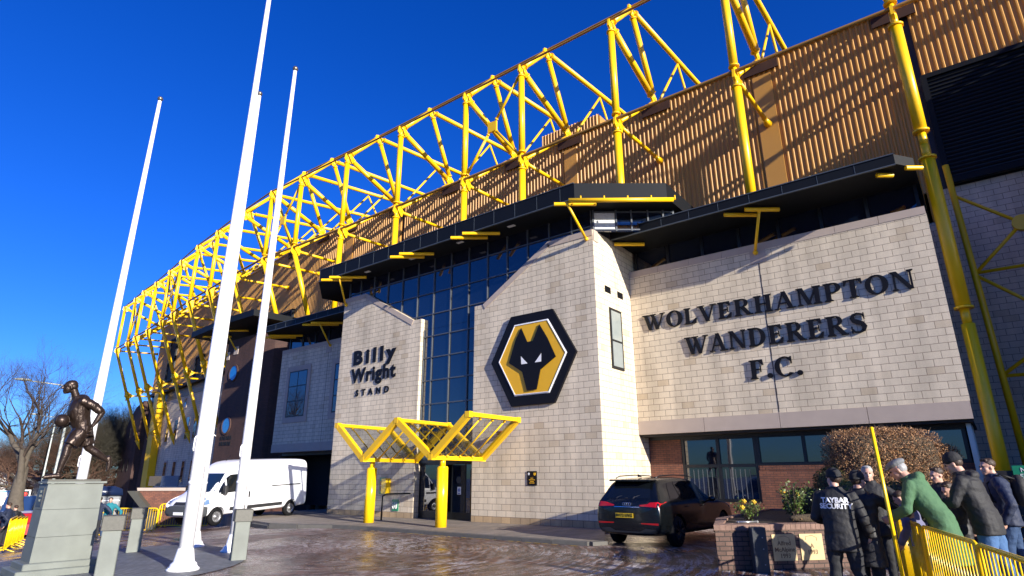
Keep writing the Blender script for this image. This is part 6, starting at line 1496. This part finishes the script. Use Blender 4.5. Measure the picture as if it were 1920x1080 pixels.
def person(label, pos, ang, H_=1.78, lean=0.0, hy=0.0, hp=0.0, arms=None, legs=None, coat=BLK, hem=0.80, coat_w=1.0, trou=CHAR, hair=None, hat=None, vox=0.014, flare=0.0, hood=False, collar=True):
    k = H_/1.78
    base = Matrix.Translation(pos) @ Matrix.Rotation(ang, 4, 'Z') @ Matrix.Scale(k, 4)
    t = thing('person', label, 'person', pos)
    sl, cl = math.sin(lean), math.cos(lean)
    def q(p): return base @ Vector(p)
    def sp(s, a=0.0, b=0.0):   # point along the spine, s above the hip; a forwards, b to the left
        c = min(1.0, s/0.25) ; return Vector((s*sl*1.0 + a*cl, b, 0.94+s*cl - a*sl))
    def tube(m, pts, rs, n=12):
        m.poly([q(p) for p in pts], [(r*k if not isinstance(r, tuple) else (r[0]*k, r[1]*k)) for r in rs], n)
        for p, r in zip(pts, rs): m.ball(q(p), (r if not isinstance(r, tuple) else min(r))*k, 10, 8)
    arms = arms or [((-0.04,0.30,-0.33),(0.08,0.27,-0.56)), ((-0.04,-0.30,-0.33),(0.08,-0.27,-0.56))]
    legs = legs or [((0.0,0.10),(0.02,0.11),0.0), ((0.0,-0.10),(-0.02,-0.12),0.0)]
    sho = [sp(0.51, 0.0, 0.19), sp(0.51, 0.0, -0.19)]
    # ---- body
    m = MB()
    hc = sp(0.70, 0.035); f = Vector((math.cos(hy)*math.cos(hp-lean*0.5), math.sin(hy)*math.cos(hp-lean*0.5), math.sin(hp-lean*0.5)))
    R3 = base.to_3x3(); hw = q(hc)
    head(m, hw, (R3 @ f).normalized(), (0,0,1), k*0.98)
    tube(m, [sp(0.46), sp(0.55), sp(0.64,0.015)], [0.075, 0.060, 0.060])
    tube(m, [sp(0.02), sp(0.2), sp(0.42)], [0.11, 0.11, 0.12])
    ws = []
    for i, (el, wr) in enumerate(arms):
        s = sho[i]; e = s+Vector(el); w_ = s+Vector(wr); ws.append((s, e, w_)); tube(m, [s+Vector((0,0,-0.06)), e], [0.032, 0.032], 8); tube(m, [e, w_], [0.036, 0.026], 8)
        d = R3 @ (w_-e); side = 1 if i == 0 else -1
        pn = R3 @ Vector((0.3, -0.9 if i == 0 else 0.9, 0.0)); fing(m, q(w_), d, pn, 0.185*k, 0.7, -side)
    for (kn, ft, lift) in legs: tube(m, [(0,kn[1]*0.9,0.92),(kn[0]+0.02,kn[1],0.50),(ft[0],ft[1],0.10+lift)], [0.07,0.05,0.04], 8)
    part('body', remesh(m, vox*0.85, 1), SKIN, t)
    # ---- coat
    m = MB(); n_ = 22; secs = []
    def ell(s, ra, rb, a=0.0): secs.append([q(sp(s, a+math.cos(2*math.pi*j/n_)*ra*coat_w, math.sin(2*math.pi*j/n_)*rb*coat_w)) for j in range(n_)])
    hz = hem-0.94
    def ellz(z, ra, rb, a=0.0): secs.append([q(Vector((a+math.cos(2*math.pi*j/n_)*ra*coat_w, math.sin(2*math.pi*j/n_)*rb*coat_w, z))) for j in range(n_)])
    ellz(hem, 0.150+flare, 0.205+flare, -flare*0.3); ellz((hem+0.94)/2, 0.145+flare*0.6, 0.20+flare*0.5); ell(0.03,0.145,0.195,0.0); ell(0.16,0.14,0.185,0.0); ell(0.32,0.15,0.205,0.01); ell(0.45,0.145,0.215,0.0); ell(0.52,0.11,0.175,0.0); ell(0.565,0.08,0.095,0.0)
    if collar: ell(0.60,0.082,0.086,0.01)
    m.loft(secs)
    for (s, e, w_) in ws:
        w2 = e.lerp(w_, 0.95); tube(m, [s+Vector((0,0,-0.035)), s.lerp(e,0.5), e], [0.070*coat_w, 0.068*coat_w, 0.060*coat_w], 12); tube(m, [e, e.lerp(w2,0.5), w2], [0.064*coat_w, 0.058*coat_w, 0.048*coat_w], 12)
    if hood: m.ball(q(sp(0.52,-0.09)), (0.075*k,0.13*k,0.075*k), 12, 8)
    sd_ = random.uniform(0,50)
    def fo(co): c_ = Vector((co.x*7+sd_, co.y*7, co.z*4)); return 0.010*noise.noise(c_)+0.009*noise.noise(Vector((c_.x*1.3,c_.y*1.3,c_.z*4.5)))+0.005*noise.noise(c_*3.1)
    ct = part('jacket', remesh(m, vox, 1, fo), coat, t)
    # ---- trousers
    m = MB(); tube(m, [(0,0,0.94),(0,0,0.86)], [0.135,0.14])
    for (kn, ft, lift) in legs:
        m.poly([q(p) for p in ((0,kn[1]*0.75,0.90),(kn[0]*0.6,kn[1]*0.92,0.70),(kn[0]+0.015,kn[1],0.50),(ft[0]*0.6+kn[0]*0.4-0.01,ft[1],0.30),(ft[0]-0.005,ft[1],0.09+lift))], [r*k for r in (0.112,0.098,0.078,0.070,0.064)], 14)
    part('trousers', remesh(m, vox, 1, fo), trou, t)
    for (kn, ft, lift) in legs:
        s = MB(); tube(s, [(ft[0]-0.03,ft[1],0.05+lift),(ft[0]+0.08,ft[1],0.045+lift),(ft[0]+0.17,ft[1],0.035+lift)], [0.048,0.045,0.034], 10); part('shoe', remesh(s, vox, 1), SHOE, t)
    # ---- head wear and hair
    fz = (R3 @ f).normalized(); rz = fz.cross(Vector((0,0,1))).normalized(); uz = rz.cross(fz); mt = Matrix((rz, fz, uz)).transposed()
    if hat == 'beanie':
        m = MB(); m.ball(hw+mt @ Vector((0,-0.018,0.058))*k, (0.089*k,0.106*k,0.092*k), 18, 12, mt); rim = [hw+mt @ Vector((0.082*math.cos(a), -0.018+0.098*math.sin(a), 0.034+0.01*math.sin(a)))*k for a in [2*math.pi*i/24 for i in range(25)]]
        m.poly(rim, 0.013*k, 6, cap=False); part('beanie', remesh(m, 0.009, 1), BEAN, t)
    if hat == 'cap':
        m = MB(); m.ball(hw+mt @ Vector((0,-0.015,0.075))*k, (0.098*k,0.122*k,0.052*k), 18, 12, mt); m.ball(hw+mt @ Vector((0,0.085,0.055))*k, (0.062*k,0.060*k,0.014*k), 14, 8, mt); part('flat_cap', remesh(m, 0.009, 1), GREYW, t)
    if hair is not None:
        m = MB(); m.ball(hw+mt @ Vector((0,-0.030,0.050))*k, (0.084*k,0.098*k,0.078*k), 16, 12, mt)
        if hat is None:
            for j in range(18): a = random.uniform(0,6.28); m.ball(hw+mt @ Vector((0.05*math.cos(a), -0.01+0.06*math.sin(a), 0.102))*k, (0.024*k,0.024*k,0.018*k), 6, 4)
        else: m = MB(); m.ball(hw+mt @ Vector((0,-0.034,0.012))*k, (0.0795*k,0.080*k,0.078*k), 14, 10, mt)
        part('hair', remesh(m, 0.009, 1, lambda c_: 0.004*noise.noise(c_*60)), hair, t)
    if vox < 0.02:
        for s in (-1, 1):
            e = MB().ball(hw+mt @ Vector((s*0.030,0.083,0.008))*k, 0.010*k, 8, 6); part('eye', e, BLACK, t)
    return t, base, ws, ct, hw, mt, k
def face_to(px_from, px_to=None): pass
VR = lambda px: math.atan2(at(px,10).y, at(px,10).x)      # bearing away from the viewer
# security man with his back to us
p = at(1561, 9.8, -0.1)
t, base, ws, ct, hw, mt, k = person('man in a black jacket with TAYBAR SECURITY in white on his back', p, VR(1561)+R_(-8), 1.83, 0.02, hy=R_(48), coat=BLK2, hem=0.74, coat_w=1.06, hat='beanie', hair=HAIRB,
    arms=[((0.02,0.10,-0.30),(0.24,0.06,-0.36)),((0.0,-0.10,-0.31),(0.14,-0.12,-0.52))], legs=[((0.0,0.13),(0.0,0.16),0.0),((0.0,-0.13),(0.0,-0.20),0.0)])
tb = text_mb('TAYBAR\nSECURITY', 0.088, 0.0035, 0.004, 1.0, line=0.85)
bk = base @ Matrix.Translation((-0.178,0.0,1.33)); mm_ = bk @ Matrix(((0,0,-1,0),(-1,0,0,0),(0,1,0,0),(0,0,0,1)))
# drape the lettering on the back of the jacket
jt = bpy.data.meshes.new('tmp'); 
bm = bmesh.new(); bm.from_mesh(ct.data); bmesh.ops.translate(bm, verts=bm.verts, vec=LOC.get(ct.name, Vector((0,0,0)))); tr_ = BVHTree.FromBMesh(bm)
fw_ = (base.to_3x3() @ Vector((1,0,0))).normalized()
for i, v in enumerate(tb.v):
    w_ = mm_ @ Vector((v.x, v.y, 0)); h, n_, i_, d_ = tr_.ray_cast(w_-fw_*0.4, fw_)
    tb.v[i] = (h if h else w_)-fw_*(0.006+(0.003 if v.z > 0 else 0))
part('back_print', tb, WHITEM, t)
m = MB(); rg = [base @ Vector((0.0+0.152*1.06*math.cos(a), 0.205*1.06*math.sin(a), 0.94)) for a in [2*math.pi*i/24 for i in range(24)]]
# tall man in a long black coat holding the upended barrier
p = at(1604, 10.1, -0.1)
person('man in a long black padded coat and ribbed beanie, back turned, holding the upended barrier', p, VR(1604)+R_(-30), 1.80, 0.03, hy=R_(-15), coat=BLK, hem=0.55, coat_w=1.04, flare=0.02, hat='beanie', hair=HAIRB,
    arms=[((0.10,0.10,-0.28),(0.20,-0.02,-0.42)),((0.26,-0.12,-0.20),(0.50,-0.16,-0.24))])
p = at(1629, 11.6, 0.0)
person('grey haired man with a short beard, white shirt collar and dark coat, facing the camera', p, VR(1629)+R_(172), 1.80, 0.02, hy=R_(12), coat=BLK2, hem=0.72, hair=HAIRG)
pl_ = p
p = at(1752, 9.9, 0.03)
t, base, ws, ct, hw, mt, k = person('man in a long green coat and grey flat cap bending forwards over the barrier', p, VR(1752)+R_(82), 1.93, 0.50, hy=R_(5), hp=R_(-12), coat=GRC, hem=0.50, coat_w=1.0, flare=0.06, hat='cap', hair=HAIRG, hood=True, trou=CHAR,
    arms=[((0.06,0.08,-0.30),(0.26,-0.02,-0.40)),((0.10,-0.08,-0.30),(0.28,0.0,-0.42))])
p = at(1832, 10.3, 0.03)
person('tall man in black quilted jacket, black beanie and blue jeans, looking down', p, VR(1832)+R_(78), 1.93, 0.26, hy=R_(8), hp=R_(-14), coat=BLK2, hem=0.80, coat_w=1.08, hat='beanie', hair=HAIRB, hood=True, trou=JEAN,
    arms=[((0.10,0.06,-0.28),(0.32,0.0,-0.30)),((0.10,-0.06,-0.28),(0.32,0.0,-0.32))], legs=[((0.02,0.10),(0.05,0.11),0.0),((-0.06,-0.10),(-0.16,-0.12),0.0)])
p = at(1762, 11.9, 0.03)
person('young man with brown hair between the green coat and the black quilted jacket', p, VR(1762)+R_(150), 1.74, 0.05, hy=R_(-20), hp=R_(-8), coat=BLK2, hair=HAIRB)
p = at(1778, 11.0, 0.03)
person('dark haired boy below the young man, mostly hidden by the black quilted jacket', p, VR(1778)+R_(140), 1.52, 0.05, hp=R_(-25), coat=BLK, hair=HAIRB)
p = at(1706, 10.9, 0.03)
t, base, ws, ct, hw, mt, k = person('child in a lilac hoodie with white print on the sleeve, beside the green coat', p, VR(1706)+R_(80), 1.42, 0.30, hp=R_(-25), coat=PURP, hair=HAIRB, hood=True, coat_w=1.1)
m = MB(); e0, e1 = base @ ws[1][0], base @ ws[1][2]
for j in range(7): c_ = e0.lerp(e1, 0.1+j*0.12); tc_ = (EYE-c_).normalized(); m.ball(c_+tc_*0.095*k, 0.014, 6, 4)
part('sleeve_print', m, WHITEM, t)
p = at(1872, 12.4, 0.03)
t, base, ws, ct, hw, mt, k = person('man with short dark hair, dark jacket, small backpack and jeans at the right edge', p, VR(1872)+R_(100), 1.88, 0.10, hy=R_(25), coat=NAVY, hem=0.82, coat_w=1.1, hair=HAIRB, trou=DJEAN, legs=[((0.08,0.10),(0.16,0.11),0.0),((-0.06,-0.10),(-0.2,-0.12),0.02)])
bpk = thing('backpack', 'black backpack on the back of the man at the right edge', 'backpack', base @ Vector((-0.2,0,1.25)))
m = MB(); m.ball(base @ Vector((-0.22,0,1.30)), (0.12,0.17,0.24), 16, 12, base.to_3x3().normalized()); part('bag', remesh(m, 0.015, 1, lambda c_: 0.006*noise.noise(c_*9)), BLK2, bpk)
m = MB(); 
for s in (-1, 1): m.poly([base @ Vector(v) for v in ((-0.16,s*0.12,1.46),(0.0,s*0.13,1.53),(0.17,s*0.13,1.40),(0.15,s*0.15,1.15),(-0.12,s*0.16,1.10))], 0.018, 6)
part('strap', m, BLACK, bpk)
# far people on the left
for px, d, h_, lab, ct_, ha, hr_, an in ((8,33.5,1.70,'person in a navy rucksack and dark cap at the left edge',NAVY,'beanie',None,20),(31,34.5,1.78,'man in a navy quilted coat queuing behind the left barrier',NAVY,None,HAIRB,60),(44,36.0,1.68,'person in a black coat right of the man in the navy coat',BLK,None,HAIRB,30),(216,31.5,1.62,'person in a teal jacket behind the barrier right of the plinth',TEAL,None,HAIRB,175),(196,31.0,1.66,'person in navy half hidden by the plinth, left of the teal jacket',NAVY,None,HAIRB,0)):
    p = at(px, d, 0); p.z = gz(p.x, p.y); person(lab, p, VR(px)+R_(an), h_, 0.03, coat=ct_, hat=ha, hair=hr_, vox=0.026, trou=DJEAN if ct_ is TEAL else CHAR)

bpy.data.scenes.remove(TSC)
